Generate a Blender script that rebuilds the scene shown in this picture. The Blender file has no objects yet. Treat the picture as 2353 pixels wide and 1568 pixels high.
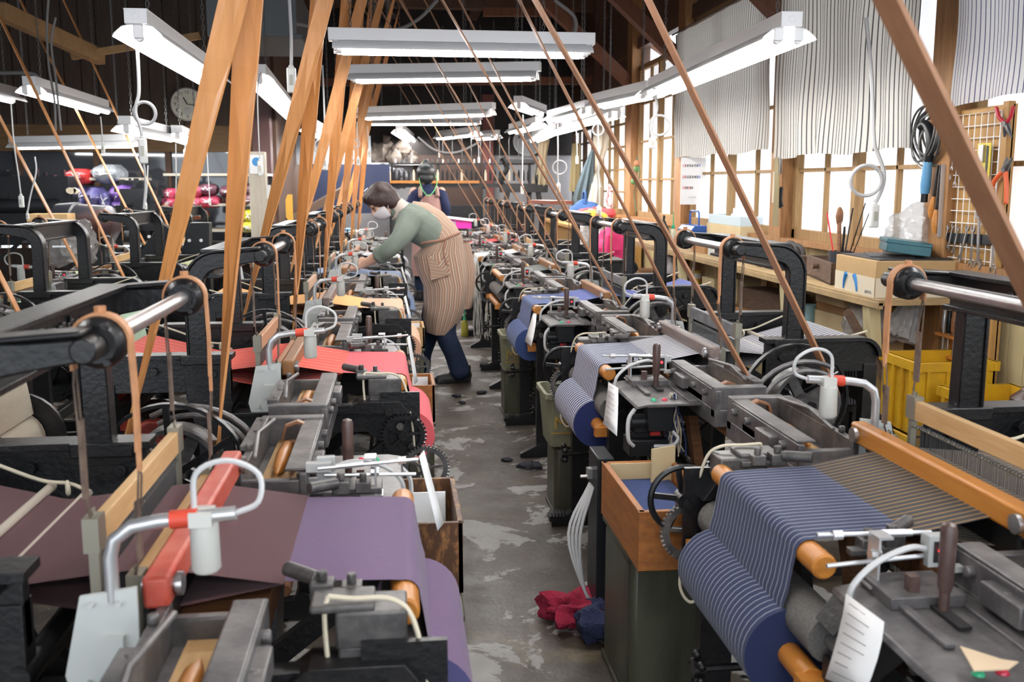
import bpy, bmesh, math, random
from mathutils import Vector, Matrix
random.seed(7)
PI = math.pi
S = bpy.context.scene
COL = S.collection
# ---------------------------------------------------------------- camera
F, CX, CY, HC = 2288.0, 1176.5, 784.0, 1.35
VX, VY = 910.0, 421.0                       # where the aisle vanishes
PITCH = math.atan((CY - VY) / F)
YAW = math.atan((CX - VX) / math.hypot(F, CY - VY))
FWD = Vector((math.sin(YAW) * math.cos(PITCH), math.cos(YAW) * math.cos(PITCH), -math.sin(PITCH)))
RGT = Vector((math.cos(YAW), -math.sin(YAW), 0))
UPV = RGT.cross(FWD)
EYE = Vector((0, 0, HC))

def at(px, py, x=None, y=None, z=None):
    """the point of the room seen at a photo pixel, on the plane x=, y= or z="""
    d = FWD * F + RGT * (px - CX) - UPV * (py - CY)
    t = (x - EYE.x) / d.x if x is not None else (y - EYE.y) / d.y if y is not None else (z - EYE.z) / d.z
    return EYE + d * t

cam_d = bpy.data.cameras.new('camera')
cam_d.sensor_width = 36.0
cam_d.lens = F * 36.0 / 2353.0
cam_d.clip_start = 0.05
cam_d.dof.use_dof = True; cam_d.dof.focus_distance = 3.4; cam_d.dof.aperture_fstop = 6.3
cam = bpy.data.objects.new('camera', cam_d)
COL.objects.link(cam)
M3 = Matrix((RGT, UPV, -FWD)).transposed()
cam.matrix_world = Matrix.Translation(EYE) @ M3.to_4x4()
S.camera = cam

# ---------------------------------------------------------------- materials
MATS = {}
def mat(name, col=(), rough=.5, metal=0., spec=.5, col2=None, nscale=8., lo=.4, hi=.65, stretch=None,
        bump=0., bscale=60., emit=None, estr=0., trans=0., alpha=1., coat=0., sheen=0., col3=None):
    if name in MATS: return MATS[name]
    m = bpy.data.materials.new(name); m.use_nodes = True
    nt = m.node_tree; b = nt.nodes['Principled BSDF']
    b.inputs['Base Color'].default_value = (*col, 1)
    b.inputs['Roughness'].default_value = rough
    b.inputs['Metallic'].default_value = metal
    b.inputs['Specular IOR Level'].default_value = spec
    b.inputs['Transmission Weight'].default_value = trans
    b.inputs['Alpha'].default_value = alpha
    b.inputs['Coat Weight'].default_value = coat
    b.inputs['Sheen Weight'].default_value = sheen
    if emit:
        b.inputs['Emission Color'].default_value = (*emit, 1); b.inputs['Emission Strength'].default_value = estr
    if col2 or bump:
        tc = nt.nodes.new('ShaderNodeTexCoord')
        mp = nt.nodes.new('ShaderNodeMapping')
        if stretch: mp.inputs['Scale'].default_value = stretch
        nt.links.new(tc.outputs['Object'], mp.inputs['Vector'])
    if col2:
        n = nt.nodes.new('ShaderNodeTexNoise'); n.inputs['Scale'].default_value = nscale
        n.inputs['Detail'].default_value = 6
        n.inputs['Roughness'].default_value = .65
        r = nt.nodes.new('ShaderNodeValToRGB')
        r.color_ramp.elements[0].position = lo; r.color_ramp.elements[1].position = hi
        r.color_ramp.elements[0].color = (*col, 1); r.color_ramp.elements[1].color = (*col2, 1)
        if col3:
            e = r.color_ramp.elements.new(min(1, hi + .12)); e.color = (*col3, 1)
        nt.links.new(mp.outputs['Vector'], n.inputs['Vector'])
        nt.links.new(n.outputs['Fac'], r.inputs['Fac'])
        nt.links.new(r.outputs['Color'], b.inputs['Base Color'])
    if bump:
        n2 = nt.nodes.new('ShaderNodeTexNoise'); n2.inputs['Scale'].default_value = bscale; n2.inputs['Detail'].default_value = 4
        bp = nt.nodes.new('ShaderNodeBump'); bp.inputs['Strength'].default_value = bump; bp.inputs['Distance'].default_value = .01
        nt.links.new(mp.outputs['Vector'], n2.inputs['Vector'])
        nt.links.new(n2.outputs['Fac'], bp.inputs['Height'])
        nt.links.new(bp.outputs['Normal'], b.inputs['Normal'])
    MATS[name] = m
    return m

def stripes(name, base, bands, rough=.85, axis='x', base2=None, trans=0., sheen=.1, grain=.25):
    """woven cloth: bands = (pitch, width, colour, offset) measured in metres along the UV axis"""
    if name in MATS: return MATS[name]
    m = bpy.data.materials.new(name); m.use_nodes = True
    nt = m.node_tree; b = nt.nodes['Principled BSDF']
    b.inputs['Roughness'].default_value = rough
    b.inputs['Specular IOR Level'].default_value = .25
    b.inputs['Sheen Weight'].default_value = sheen
    uv = nt.nodes.new('ShaderNodeUVMap'); sp = nt.nodes.new('ShaderNodeSeparateXYZ')
    nt.links.new(uv.outputs['UV'], sp.inputs['Vector'])
    def M(op, a, bb=None):
        n = nt.nodes.new('ShaderNodeMath'); n.operation = op
        for i, q in enumerate((a, bb)):
            if q is None: continue
            if isinstance(q, (int, float)): n.inputs[i].default_value = q
            else: nt.links.new(q, n.inputs[i])
        return n.outputs[0]
    src = sp.outputs['X'] if axis == 'x' else sp.outputs['Y']
    ns = nt.nodes.new('ShaderNodeTexNoise'); ns.inputs['Scale'].default_value = 1.0; ns.inputs['Detail'].default_value = 2
    mp = nt.nodes.new('ShaderNodeMapping'); mp.inputs['Scale'].default_value = (420, 60, 1) if axis == 'x' else (60, 420, 1)
    nt.links.new(uv.outputs['UV'], mp.inputs['Vector']); nt.links.new(mp.outputs['Vector'], ns.inputs['Vector'])
    def mix(fac, c1, c2, blend='MIX'):
        n = nt.nodes.new('ShaderNodeMix'); n.data_type = 'RGBA'; n.blend_type = blend
        for i, q in ((0, fac), (6, c1), (7, c2)):
            if isinstance(q, (int, float)): n.inputs[i].default_value = q
            elif isinstance(q, tuple): n.inputs[i].default_value = (*q, 1)
            else: nt.links.new(q, n.inputs[i])
        return n.outputs[2]
    cur = base
    for (pitch, width, colr, off) in bands:
        fr = M('FRACT', M('DIVIDE', M('ADD', src, off + 10 * pitch), pitch))
        cur = mix(M('LESS_THAN', fr, width / pitch), cur, colr)
    v = M('ADD', M('MULTIPLY', ns.outputs['Fac'], grain * 2), 1 - grain)
    n = nt.nodes.new('ShaderNodeMix'); n.data_type = 'RGBA'; n.blend_type = 'MULTIPLY'; n.inputs[0].default_value = 1
    if isinstance(cur, tuple): n.inputs[6].default_value = (*cur, 1)
    else: nt.links.new(cur, n.inputs[6])
    cmb = nt.nodes.new('ShaderNodeCombineColor')
    for i in range(3): nt.links.new(v, cmb.inputs[i])
    nt.links.new(cmb.outputs[0], n.inputs[7])
    nt.links.new(n.outputs[2], b.inputs['Base Color'])
    if trans:
        tr = nt.nodes.new('ShaderNodeBsdfTranslucent'); nt.links.new(n.outputs[2], tr.inputs['Color'])
        mx = nt.nodes.new('ShaderNodeMixShader'); mx.inputs[0].default_value = trans
        nt.links.new(b.outputs[0], mx.inputs[1]); nt.links.new(tr.outputs[0], mx.inputs[2])
        nt.links.new(mx.outputs[0], nt.nodes['Material Output'].inputs['Surface'])
    MATS[name] = m
    return m

iron = mat('black cast iron', (.006, .006, .007), .34, .0, .38, (.017, .015, .0145), 14, .45, .8, bump=.12, bscale=90)
iron2 = mat('grey machined iron', (.055, .052, .052), .40, .35, .5, (.14, .13, .125), 18, .4, .7, bump=.08)
steel = mat('bright steel', (.48, .47, .47), .30, .85, .5, (.33, .31, .29), 20, .5, .75)
castgrey = mat('dusty grey casting', (.075, .070, .072), .42, .3, .5, (.22, .205, .20), 14, .4, .8, bump=.1)
alu = mat('aluminium', (.62, .62, .63), .35, .7, .5)
paintgrey = mat('light grey paint', (.50, .52, .50), .5)
rust = mat('brown rusted strap', (.09, .06, .045), .7, .2, .4, (.17, .12, .09), 30)
leather = mat('tan leather', (.50, .24, .11), .55, 0, .4, (.36, .16, .07), 25, .4, .7)
beltm = mat('brown belt', (.58, .26, .085), .42, 0, .45, (.46, .19, .055), 5, .35, .7, stretch=(8, 8, .6))
beltm2 = mat('dull brown belt', (.40, .20, .105), .45, 0, .4, (.31, .15, .075), 5, .35, .7, stretch=(8, 8, .6))
wood_o = mat('orange varnished wood', (.50, .20, .035), .38, 0, .5, (.40, .14, .02), 6, .35, .7, stretch=(9, .8, 9))
wood_l = mat('pale planed wood', (.58, .37, .18), .55, 0, .4, (.46, .27, .11), 6, .35, .7, stretch=(10, .8, 10))
wood_b = mat('worn brown wood', (.25, .11, .045), .55, 0, .4, (.13, .055, .025), 7, .35, .65, stretch=(1, 9, 9))
wood_d = mat('dark brown timber', (.055, .030, .020), .6, 0, .35, (.10, .050, .028), 6, .35, .7, stretch=(9, 9, 1))
wood_p = mat('weathered brown post', (.34, .17, .065), .6, 0, .35, (.16, .075, .03), 5, .4, .75, stretch=(9, 9, .9))
wood_w = mat('pale window wood', (.30, .185, .08), .6, 0, .35, (.17, .095, .035), 5, .4, .75, stretch=(9, 9, .9))
emery = mat('emery covered roller', (.085, .080, .078), .9, 0, .3, (.13, .12, .11), 200, .4, .6)
rubber = mat('black rubber', (.012, .012, .013), .55)
blackbox = mat('black enamel', (.009, .010, .012), .38, 0, .35)
white_p = mat('white enamel', (.88, .88, .89), .35)
whitepl = mat('white plastic', (.78, .78, .75), .4)
cordw = mat('grey flex', (.55, .55, .55), .5)
cordd = mat('dark flex', (.05, .05, .05), .5)
cordt = mat('cream cord', (.62, .55, .42), .8)
string = mat('white string', (.75, .72, .66), .9)
chainm = mat('grey chain', (.22, .22, .22), .4, .7)
paperm = mat('white paper', (.82, .82, .82), .7)
redm = mat('red plastic', (.55, .03, .03), .35)
redtape = mat('red tape', (.60, .06, .03), .5)
greenm = mat('green plastic', (.02, .35, .16), .35)
pinkm = mat('red lamp cap', (.5, .03, .06), .25)
ledm = mat('red indicator light', (.4, .01, .01), .4, emit=(1, .02, .03), estr=6)
brass = mat('brass', (.45, .33, .12), .4, .8)
inkm = mat('grey ink', (.25, .25, .26), .8)

# ---------------------------------------------------------------- mesh builder
class MB:
    def __init__(s): s.v = []; s.f = []; s.uv = {}; s.flat = False
    def add(s, vs, fs):
        n = len(s.v); s.v += [tuple(q) for q in vs]; s.f += [tuple(i + n for i in f) for f in fs]; return n
    def box(s, c, d, rot=None):
        hx, hy, hz = d[0] / 2, d[1] / 2, d[2] / 2
        vs = [Vector((x, y, z)) for x in (-hx, hx) for y in (-hy, hy) for z in (-hz, hz)]
        if rot: vs = [rot @ q for q in vs]
        c = Vector(c)
        s.add([q + c for q in vs], [(0, 1, 3, 2), (4, 6, 7, 5), (0, 4, 5, 1), (2, 3, 7, 6), (0, 2, 6, 4), (1, 5, 7, 3)]); return s
    def bar(s, a, b, w, h, up=Vector((0, 0, 1))):
        """a square bar from a to b, w wide, h high"""
        a, b = Vector(a), Vector(b); d = (b - a).normalized()
        sd = d.cross(up)
        if sd.length < 1e-4: sd = d.cross(Vector((0, 1, 0)))
        sd.normalize(); u = sd.cross(d)
        vs = []
        for p in (a, b):
            for i, j in ((-1, -1), (1, -1), (1, 1), (-1, 1)): vs.append(p + sd * i * w / 2 + u * j * h / 2)
        s.add(vs, [(0, 1, 2, 3), (4, 7, 6, 5), (0, 4, 5, 1), (1, 5, 6, 2), (2, 6, 7, 3), (3, 7, 4, 0)]); return s
    def tube(s, pts, r, n=8, caps=True, closed=False):
        pts = [Vector(p) for p in pts]; m = len(pts)
        rs = r if isinstance(r, (list, tuple)) else [r] * m
        rings = []; prev = None
        for i, p in enumerate(pts):
            if closed: t = pts[(i + 1) % m] - pts[i - 1]
            else: t = pts[min(i + 1, m - 1)] - pts[max(i - 1, 0)]
            if t.length < 1e-9: t = Vector((0, 0, 1))
            t.normalize()
            if prev is None:
                a = t.cross(Vector((0, 0, 1)))
                if a.length < .1: a = t.cross(Vector((1, 0, 0)))
            else: a = prev - t * prev.dot(t)
            if a.length < 1e-6: a = t.orthogonal()
            a.normalize(); prev = a; b = t.cross(a)
            rings.append([p + (a * math.cos(2 * PI * k / n) + b * math.sin(2 * PI * k / n)) * rs[i] for k in range(n)])
        base = len(s.v); s.v += [tuple(q) for rr in rings for q in rr]
        L = m if closed else m - 1
        for i in range(L):
            for k in range(n):
                i2 = (i + 1) % m
                s.f.append((base + i * n + k, base + i * n + (k + 1) % n, base + i2 * n + (k + 1) % n, base + i2 * n + k))
        if caps and not closed:
            s.f.append(tuple(base + k for k in range(n))[::-1]); s.f.append(tuple(base + (m - 1) * n + k for k in range(n)))
        return s
    def cyl(s, a, b, r, n=14, r2=None):
        return s.tube([a, b], [r, r if r2 is None else r2], n)
    def lathe(s, a, b, prof, n=20):
        """prof: (t along a->b in metres, radius)"""
        a, b = Vector(a), Vector(b); d = (b - a).normalized()
        return s.tube([a + d * t for t, _ in prof], [q for _, q in prof], n) if len({round(t, 6) for t, _ in prof}) == len(prof) else s._lathe(a, d, prof, n)
    def _lathe(s, a, d, prof, n):
        x = d.orthogonal().normalized(); y = d.cross(x); base = len(s.v)
        for t, r in prof:
            for k in range(n): s.v.append(tuple(a + d * t + (x * math.cos(2 * PI * k / n) + y * math.sin(2 * PI * k / n)) * r))
        for i in range(len(prof) - 1):
            for k in range(n): s.f.append((base + i * n + k, base + i * n + (k + 1) % n, base + (i + 1) * n + (k + 1) % n, base + (i + 1) * n + k))
        s.f.append(tuple(base + k for k in range(n))[::-1]); s.f.append(tuple(base + (len(prof) - 1) * n + k for k in range(n))); return s
    def ring(s, c, axis, R, w, h, n=28):
        """flat rim: mean radius R, radial thickness w, axial height h"""
        c = Vector(c); d = Vector(axis).normalized(); x = d.orthogonal().normalized(); y = d.cross(x); base = len(s.v)
        for k in range(n):
            e = x * math.cos(2 * PI * k / n) + y * math.sin(2 * PI * k / n)
            for rr, hh in ((R - w / 2, -h / 2), (R + w / 2, -h / 2), (R + w / 2, h / 2), (R - w / 2, h / 2)):
                s.v.append(tuple(c + e * rr + d * hh))
        for k in range(n):
            k2 = (k + 1) % n
            for j in range(4): s.f.append((base + k * 4 + j, base + k * 4 + (j + 1) % 4, base + k2 * 4 + (j + 1) % 4, base + k2 * 4 + j))
        return s
    def torus(s, c, axis, R, r, n=24, m=8):
        c = Vector(c); d = Vector(axis).normalized(); x = d.orthogonal().normalized(); y = d.cross(x)
        return s.tube([c + (x * math.cos(2 * PI * k / n) + y * math.sin(2 * PI * k / n)) * R for k in range(n)], r, m, closed=True)
    def gear(s, c, axis, R, w, teeth, th=.006):
        c = Vector(c); d = Vector(axis).normalized(); x = d.orthogonal().normalized(); y = d.cross(x)
        s.ring(c, axis, R - .007, .014, w, max(28, teeth))
        for k in range(teeth):
            a = 2 * PI * k / teeth; e = x * math.cos(a) + y * math.sin(a)
            s.bar(c + e * (R - .003), c + e * (R + th), R * PI / teeth, w, up=d)
        return s.spokes(c, axis, R - .012, 5, .008, w * .7).cyl(c - d * w, c + d * w, .016, 12)
    def spokes(s, c, axis, R, n, w, h, a0=0.3):
        c = Vector(c); d = Vector(axis).normalized(); x = d.orthogonal().normalized(); y = d.cross(x)
        for k in range(n):
            a = a0 + 2 * PI * k / n; e = x * math.cos(a) + y * math.sin(a); s.bar(c, c + e * R, w, h, up=d)
        return s
    def prism(s, poly, y0, y1):
        """polygon in the x-z plane pulled from y0 to y1"""
        n = len(poly); vs = [(x, y0, z) for x, z in poly] + [(x, y1, z) for x, z in poly]
        s.add(vs, [tuple(range(n))[::-1], tuple(range(n, 2 * n))] + [(i, (i + 1) % n, n + (i + 1) % n, n + i) for i in range(n)]); return s
    def band(s, path, y0, y1, th):
        """a strip of thickness th following an x-z path"""
        P = [Vector((x, 0, z)) for x, z in path]; out, inn = [], []
        for i, p in enumerate(P):
            t = (P[min(i + 1, len(P) - 1)] - P[max(i - 1, 0)]).normalized(); nn = Vector((-t.z, 0, t.x))
            out.append(p + nn * th / 2); inn.append(p - nn * th / 2)
        return s.prism([(q.x, q.z) for q in out] + [(q.x, q.z) for q in inn[::-1]], y0, y1)
    def sheet(s, path, y0, y1, nseg=1, wob=None):
        """cloth surface along an x-z path, UV x = y in metres, UV y = run in metres"""
        base = len(s.v); run = [0]
        for i in range(1, len(path)): run.append(run[-1] + math.dist(path[i], path[i - 1]))
        for i, (x, z) in enumerate(path):
            for j in range(nseg + 1):
                y = y0 + (y1 - y0) * j / nseg
                dx, dz = wob(i, j, y) if wob else (0, 0)
                s.v.append((x + dx, y, z + dz)); s.uv[len(s.v) - 1] = (y, run[i])
        for i in range(len(path) - 1):
            for j in range(nseg): s.f.append((base + i * (nseg + 1) + j, base + i * (nseg + 1) + j + 1, base + (i + 1) * (nseg + 1) + j + 1, base + (i + 1) * (nseg + 1) + j))
        return s
    def wound(s, c, r, y0, y1, n=28):
        """a wound roll along y with cloth UVs, closed ends"""
        base = len(s.v)
        for k in range(n + 1):
            a = 2 * PI * k / n
            for y in (y0, y1):
                s.v.append((c[0] + math.cos(a) * r, y, c[1] + math.sin(a) * r)); s.uv[len(s.v) - 1] = (y, a * r)
        for k in range(n): s.f.append((base + 2 * k, base + 2 * k + 1, base + 2 * k + 3, base + 2 * k + 2))
        for q, y in ((0, y0), (1, y1)):
            b2 = len(s.v)
            for k in range(n): s.v.append(s.v[base + 2 * k + q]); s.uv[len(s.v) - 1] = (.0095, k * .001)
            s.f.append(tuple(range(b2, b2 + n)))
        return s
    def ball(s, c, r, n=12, m=8, rot=None):
        c = Vector(c); r = r if isinstance(r, (tuple, list)) else (r, r, r); base = len(s.v)
        for i in range(m + 1):
            th = PI * i / m
            for k in range(n):
                q = Vector((math.sin(th) * math.cos(2 * PI * k / n) * r[0], math.sin(th) * math.sin(2 * PI * k / n) * r[1], math.cos(th) * r[2]))
                if rot: q = rot @ q
                s.v.append(tuple(c + q))
        for i in range(m):
            for k in range(n): s.f.append((base + i * n + k, base + i * n + (k + 1) % n, base + (i + 1) * n + (k + 1) % n, base + (i + 1) * n + k))
        return s
    def xf(s, mtx, start=0):
        for i in range(start, len(s.v)): s.v[i] = tuple(mtx @ Vector(s.v[i]))
        return s
    def build(s, name, m, parent=None, smooth=True, bev=0., recalc=True, ang=.7):
        me = bpy.data.meshes.new(name); me.from_pydata(s.v, [], s.f); me.update()
        if s.uv:
            lay = me.uv_layers.new(name='UVMap')
            for lp in me.loops: lay.data[lp.index].uv = s.uv.get(lp.vertex_index, (0, 0))
        if recalc:
            bm = bmesh.new(); bm.from_mesh(me)
            if not s.uv: bmesh.ops.remove_doubles(bm, verts=bm.verts, dist=1e-6)
            bmesh.ops.recalc_face_normals(bm, faces=bm.faces); bm.to_mesh(me); bm.free()
        if smooth:
            me.polygons.foreach_set('use_smooth', [True] * len(me.polygons)); me.set_sharp_from_angle(angle=ang)
        for q in (m if isinstance(m, (list, tuple)) else [m]): me.materials.append(q)
        o = bpy.data.objects.new(name, me); COL.objects.link(o)
        if parent: o.parent = parent
        if bev:
            bm_ = o.modifiers.new('edges', 'BEVEL'); bm_.width = bev; bm_.segments = 2; bm_.limit_method = 'ANGLE'; bm_.angle_limit = .6
        return o

def tag(o, label=None, cat=None, group=None, kind=None):
    if label: o['label'] = label
    if cat: o['category'] = cat
    if group: o['group'] = group
    if kind: o['kind'] = kind
    return o
def empty(name, loc=(0, 0, 0), rz=0, label=None, cat=None, group=None):
    o = bpy.data.objects.new(name, None); COL.objects.link(o); o.empty_display_size = .05
    o.location = loc; o.rotation_euler = (0, 0, rz)
    return tag(o, label, cat, group)
def struct(o): o['kind'] = 'structure'; return o
def copy_tree(o, parent=None):
    c = o.copy(); COL.objects.link(c)
    if parent: c.parent = parent
    for ch in list(o.children): copy_tree(ch, c)
    return c
def setmat(o, m):
    o.material_slots[0].link = 'OBJECT'; o.material_slots[0].material = m
def arc(cx, cz, r, a0, a1, n=8):
    return [(cx + r * math.cos(math.radians(a0 + (a1 - a0) * i / n)), cz + r * math.sin(math.radians(a0 + (a1 - a0) * i / n))) for i in range(n + 1)]
def spline(pts, n=6):
    """Catmull-Rom through 3-D points"""
    P = [Vector(p) for p in pts]; P = [P[0] * 2 - P[1]] + P + [P[-1] * 2 - P[-2]]; out = []
    for i in range(1, len(P) - 2):
        for k in range(n):
            t = k / n; a, b, c, d = P[i - 1], P[i], P[i + 1], P[i + 2]
            out.append(.5 * ((2 * b) + (-a + c) * t + (2 * a - 5 * b + 4 * c - d) * t * t + (-a + 3 * b - 3 * c + d) * t ** 3))
    out.append(P[-2]); return out
def text_mesh(body, size, name, m, parent, mtx, ext=.0005, align='CENTER'):
    cu = bpy.data.curves.new(name, 'FONT'); cu.body = body; cu.size = size; cu.extrude = ext; cu.align_x = align; cu.align_y = 'CENTER'
    cu.resolution_u = 2
    o = bpy.data.objects.new(name, cu); COL.objects.link(o)
    dg = bpy.context.evaluated_depsgraph_get(); me = bpy.data.meshes.new_from_object(o.evaluated_get(dg))
    bpy.data.objects.remove(o); me.transform(mtx); me.materials.clear(); me.materials.append(m)
    q = bpy.data.objects.new(name, me); COL.objects.link(q)
    if parent: q.parent = parent
    return q

def multi(name, m, parent, parts, **k):
    """several like pieces, each a mesh of its own"""
    out = []
    for fn in parts:
        b = MB(); fn(b); out.append(b.build(name, m, parent, **k))
    return out
# ---------------------------------------------------------------- cloths
C_ = {}
C_['navy'] = stripes('navy cloth, fine white stripe', (.011, .018, .060), [(.0172, .0019, (.34, .36, .40), .003)])
C_['navywarp'] = stripes('black warp, ochre stripe', (.020, .018, .020), [(.0172, .0022, (.36, .20, .045), .003)])
C_['stripe'] = stripes('navy and white striped cloth', (.012, .020, .085), [(.0235, .0088, (.68, .69, .70), 0), (.0235, .0016, (.10, .12, .25), -.0036)])
C_['stripewarp'] = stripes('navy and white warp', (.025, .03, .10), [(.0235, .0095, (.70, .71, .72), 0), (.0235, .003, (.45, .36, .22), .0115)])
C_['blue'] = stripes('blue cloth, dark stripe', (.035, .060, .17), [(.020, .007, (.014, .022, .075), 0), (.020, .0015, (.08, .12, .27), .010)])
C_['bluewarp'] = stripes('blue warp', (.028, .042, .17), [(.020, .004, (.12, .15, .34), 0)])
C_['white'] = stripes('white cloth', (.78, .78, .77), [])
C_['red'] = stripes('red cloth', (.62, .045, .05), [])
C_['pink'] = stripes('hot pink cloth', (.75, .05, .25), [])
C_['purple'] = stripes('purple shot cloth', (.115, .070, .135), [(.0031, .0009, (.17, .065, .10), 0), (.0047, .0012, (.075, .075, .19), .001)], grain=.2)
C_['purplewarp'] = stripes('maroon warp', (.085, .030, .034), [(.006, .002, (.055, .018, .022), 0)])
C_['rose'] = stripes('rose cloth', (.72, .12, .14), [(.012, .003, (.66, .09, .11), 0)], grain=.15)
C_['rosewarp'] = stripes('scarlet warp', (.74, .09, .065), [(.05, .010, (.78, .22, .10), 0), (.031, .006, (.62, .05, .06), .01)])
C_['peach'] = stripes('peach cloth', (.72, .40, .27), [(.004, .001, (.66, .34, .20), 0)], grain=.15)
C_['peachwarp'] = stripes('orange warp', (.78, .40, .14), [])
C_['sky'] = stripes('pale blue cloth', (.30, .40, .62), [(.01, .003, (.36, .46, .66), 0)])
C_['grey'] = stripes('grey cloth', (.40, .41, .44), [(.012, .003, (.55, .56, .58), 0)])
C_['mint'] = stripes('mint green warp', (.50, .68, .50), [(.006, .002, (.45, .62, .46), 0)])
C_['olive'] = stripes('olive green warp', (.46, .50, .28), [(.012, .003, (.33, .36, .18), 0)])
C_['cream'] = stripes('cream striped warp', (.60, .55, .44), [(.012, .004, (.38, .33, .25), 0)])
C_['dark'] = stripes('dark warp', (.08, .09, .08), [])

# ---------------------------------------------------------------- the loom (front towards -x, control side towards -y)
SFV = .335
BLK = mat('slot shade and sensor black', (.006, .006, .006), .6)  # black for the slot's painted-in shade and for the feeler head face
def arch_profile():
    return [(.562, .84), (.615, .84), (.615, 1.055)] + arc(.52, 1.055, .095, 10, 90, 6) + [(.47, 1.150), (.405, 1.154), (.387, 1.148), (.385, 1.134), (.40, 1.124), (.47, 1.112)] + arc(.52, 1.055, .046, 80, 5, 5)
def make_loom(simple=False):
    R = empty('power_loom')
    # --- frames
    for sgn in (-1, 1):
        v = sgn * SFV
        b = MB()
        b.prism([(.50, .735), (.50, .835), (.82, .835)] + arc(.82, .775, .06, 90, 0, 5) + [(.88, .735)], v - .012, v + .012)
        b.prism([(.49, .835), (.49, .850), (.83, .850)] + arc(.825, .785, .065, 85, 0, 5) + [(.878, .785)] + arc(.825, .785, .052, 0, 90, 5), v - .032, v + .032)
        b.prism([(.50, 0), (.50, .80), (.63, .80), (.63, .72), (.60, .60), (.60, .10), (.66, .03), (.66, 0)], v - .02, v + .02)
        b.prism([(.835, 0), (.835, .76), (.88, .76), (.88, .1), (.91, 0)], v - .02, v + .02)
        b.prism([(-.02, .585), (.02, .66), (.14, .685), (.52, .66), (.52, .60), (.10, .60), (.05, .56)], v - .018, v + .018)
        b.prism([(-.03, .655), (.0, .695), (.13, .695), (.16, .672), (.5, .672), (.5, .66), (.13, .66)], v - .035, v + .035)
        b.prism([(-.02, 0), (-.02, .60), (.055, .60), (.055, .10), (.11, .02), (.11, 0)], v - .02, v + .02)
        b.prism([(-.10, 0), (-.10, .02), (.0, .07), (.86, .07), (.86, .03), (.1, 0)], v - .022, v + .022)
        b.bar((.03, v, .56), (.54, v, .16), .03, .045)
        for u, z in ((.55, .79), (.72, .80), (.57, .70), (.03, .62)): b.cyl((u, v - .03, z), (u, v + .03, z), .013, 8)
        b.build('side_frame', iron, R, bev=.004)
        b = MB(); b.prism(arch_profile(), v - .022, v + .022)
        b.band([(.617, .84), (.617, 1.055)] + arc(.52, 1.055, .098, 8, 90, 6) + [(.40, 1.161)], v - .028, v + .028, .008)
        b.box((.58, v, .835), (.12, .07, .03)); b.cyl((.40, v - .024, 1.138), (.40, v + .024, 1.138), .018, 12)
        b.build('arch_post', iron, R, bev=.003)
    b = MB(); b.box((.545, 0, 1.115), (.016, 2 * SFV, .07)); b.box((.545, 0, 1.153), (.058, 2 * SFV, .010)); b.box((.545, 0, 1.078), (.05, 2 * SFV, .010))
    for k in range(7):                                            # cast lettering, worn away
        y = -.14 + k * .04
        for q in range(4): b.box((.534, y + random.uniform(-.012, .012), 1.115 + random.uniform(-.012, .012)), (.006, random.choice((.003, .018)), random.choice((.003, .020))))
    b.build('arch_beam', iron, R, bev=.003)
    b = MB(); b.cyl((.40, -SFV - .012, 1.138), (.40, SFV + .012, 1.138), .0135, 14)
    b.build('harness_shaft', steel, R)
    for sgn in (-1, 1):
        y = sgn * .272
        p = MB(); p.lathe((.40, y - .028, 1.138), (.40, y + .028, 1.138), [(0, .026), (.008, .034), (.014, .036), (.042, .036), (.048, .034), (.056, .026)], 18)
        p.cyl((.40, y - .036, 1.138), (.40, y + .036, 1.138), .019, 12)
        for q in range(3): p.cyl((.40 + .028 * math.cos(q * 2.1), y - .034, 1.138 + .028 * math.sin(q * 2.1)), (.40 + .028 * math.cos(q * 2.1), y + .034, 1.138 + .028 * math.sin(q * 2.1)), .005, 6)
        pu = p.build('harness_pulley', iron, R)
        s_ = MB()
        s_.band([(.361, .985), (.360, 1.06), (.361, 1.10)] + arc(.40, 1.138, .0385, 190, -10, 14) + [(.4385, 1.10)], y - .010, y + .012, .004)
        s_.prism([(.358, .985), (.363, .985), (.363, .955), (.358, .955)], y - .004, y + .006)
        s_.cyl((.40, y, 1.170), (.40, y, 1.186), .008, 8)
        s_.build('leather_strap', leather, R)
        h = MB()
        for du in (-.009, .009): h.tube([(.361, y + du * .2, .965), (.361, y + du, .945), (.365, y + du, .895)], .0016, 5)
        h.box((.367, y, .945 - .075), (.004, .020, .085)); h.tube([(.367, y, .83), (.372, y + .004, .815), (.376, y, .80)], .002, 5)
        h.build('hanger', rust, R)
        h = MB()
        for du in (-.008, .008): h.tube([(.4385, y + du * .2, 1.10), (.4385, y + du, 1.08), (.436, y + du, 1.0)], .0016, 5)
        h.box((.435, y, .975), (.004, .020, .11)); h.tube([(.434, y, .93), (.432, y + .003, .905), (.430, y, .885)], .002, 5)
        h.build('hanger', rust, R)
    # --- heddle frames
    for k, (u, z) in enumerate(((.376, .800), (.43, .885))):
        z += .0
        hf = MB()
        hf.box((u, 0, z - .024), (.017, .53, .042))
        fr = hf.build('heddle_frame', wood_l, R, bev=.002)
        e = MB()
        for sg in (-1, 1):
            e.box((u, sg * .262, z - .02), (.022, .035, .05)); e.box((u, sg * .266, z - .17), (.014, .012, .30)); e.tube([(u, sg * .262, z + .0), (u, sg * .262 + .006, z + .014), (u, sg * .262 - .006, z + .014), (u, sg * .262, z + .002)], .002, 5)
        e.box((u, 0, z - .325), (.012, .53, .022)); e.cyl((u, -.26, z - .062), (u, .26, z - .062), .003, 6); e.cyl((u, -.26, z - .29), (u, .26, z - .29), .003, 6)
        e.build('frame_end', mat('tarnished frame fittings', (.27, .25, .20), .45, .6), fr)
        w = MB(); rr = random.Random(3 + k)
        n = 30 if simple else 92
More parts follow.
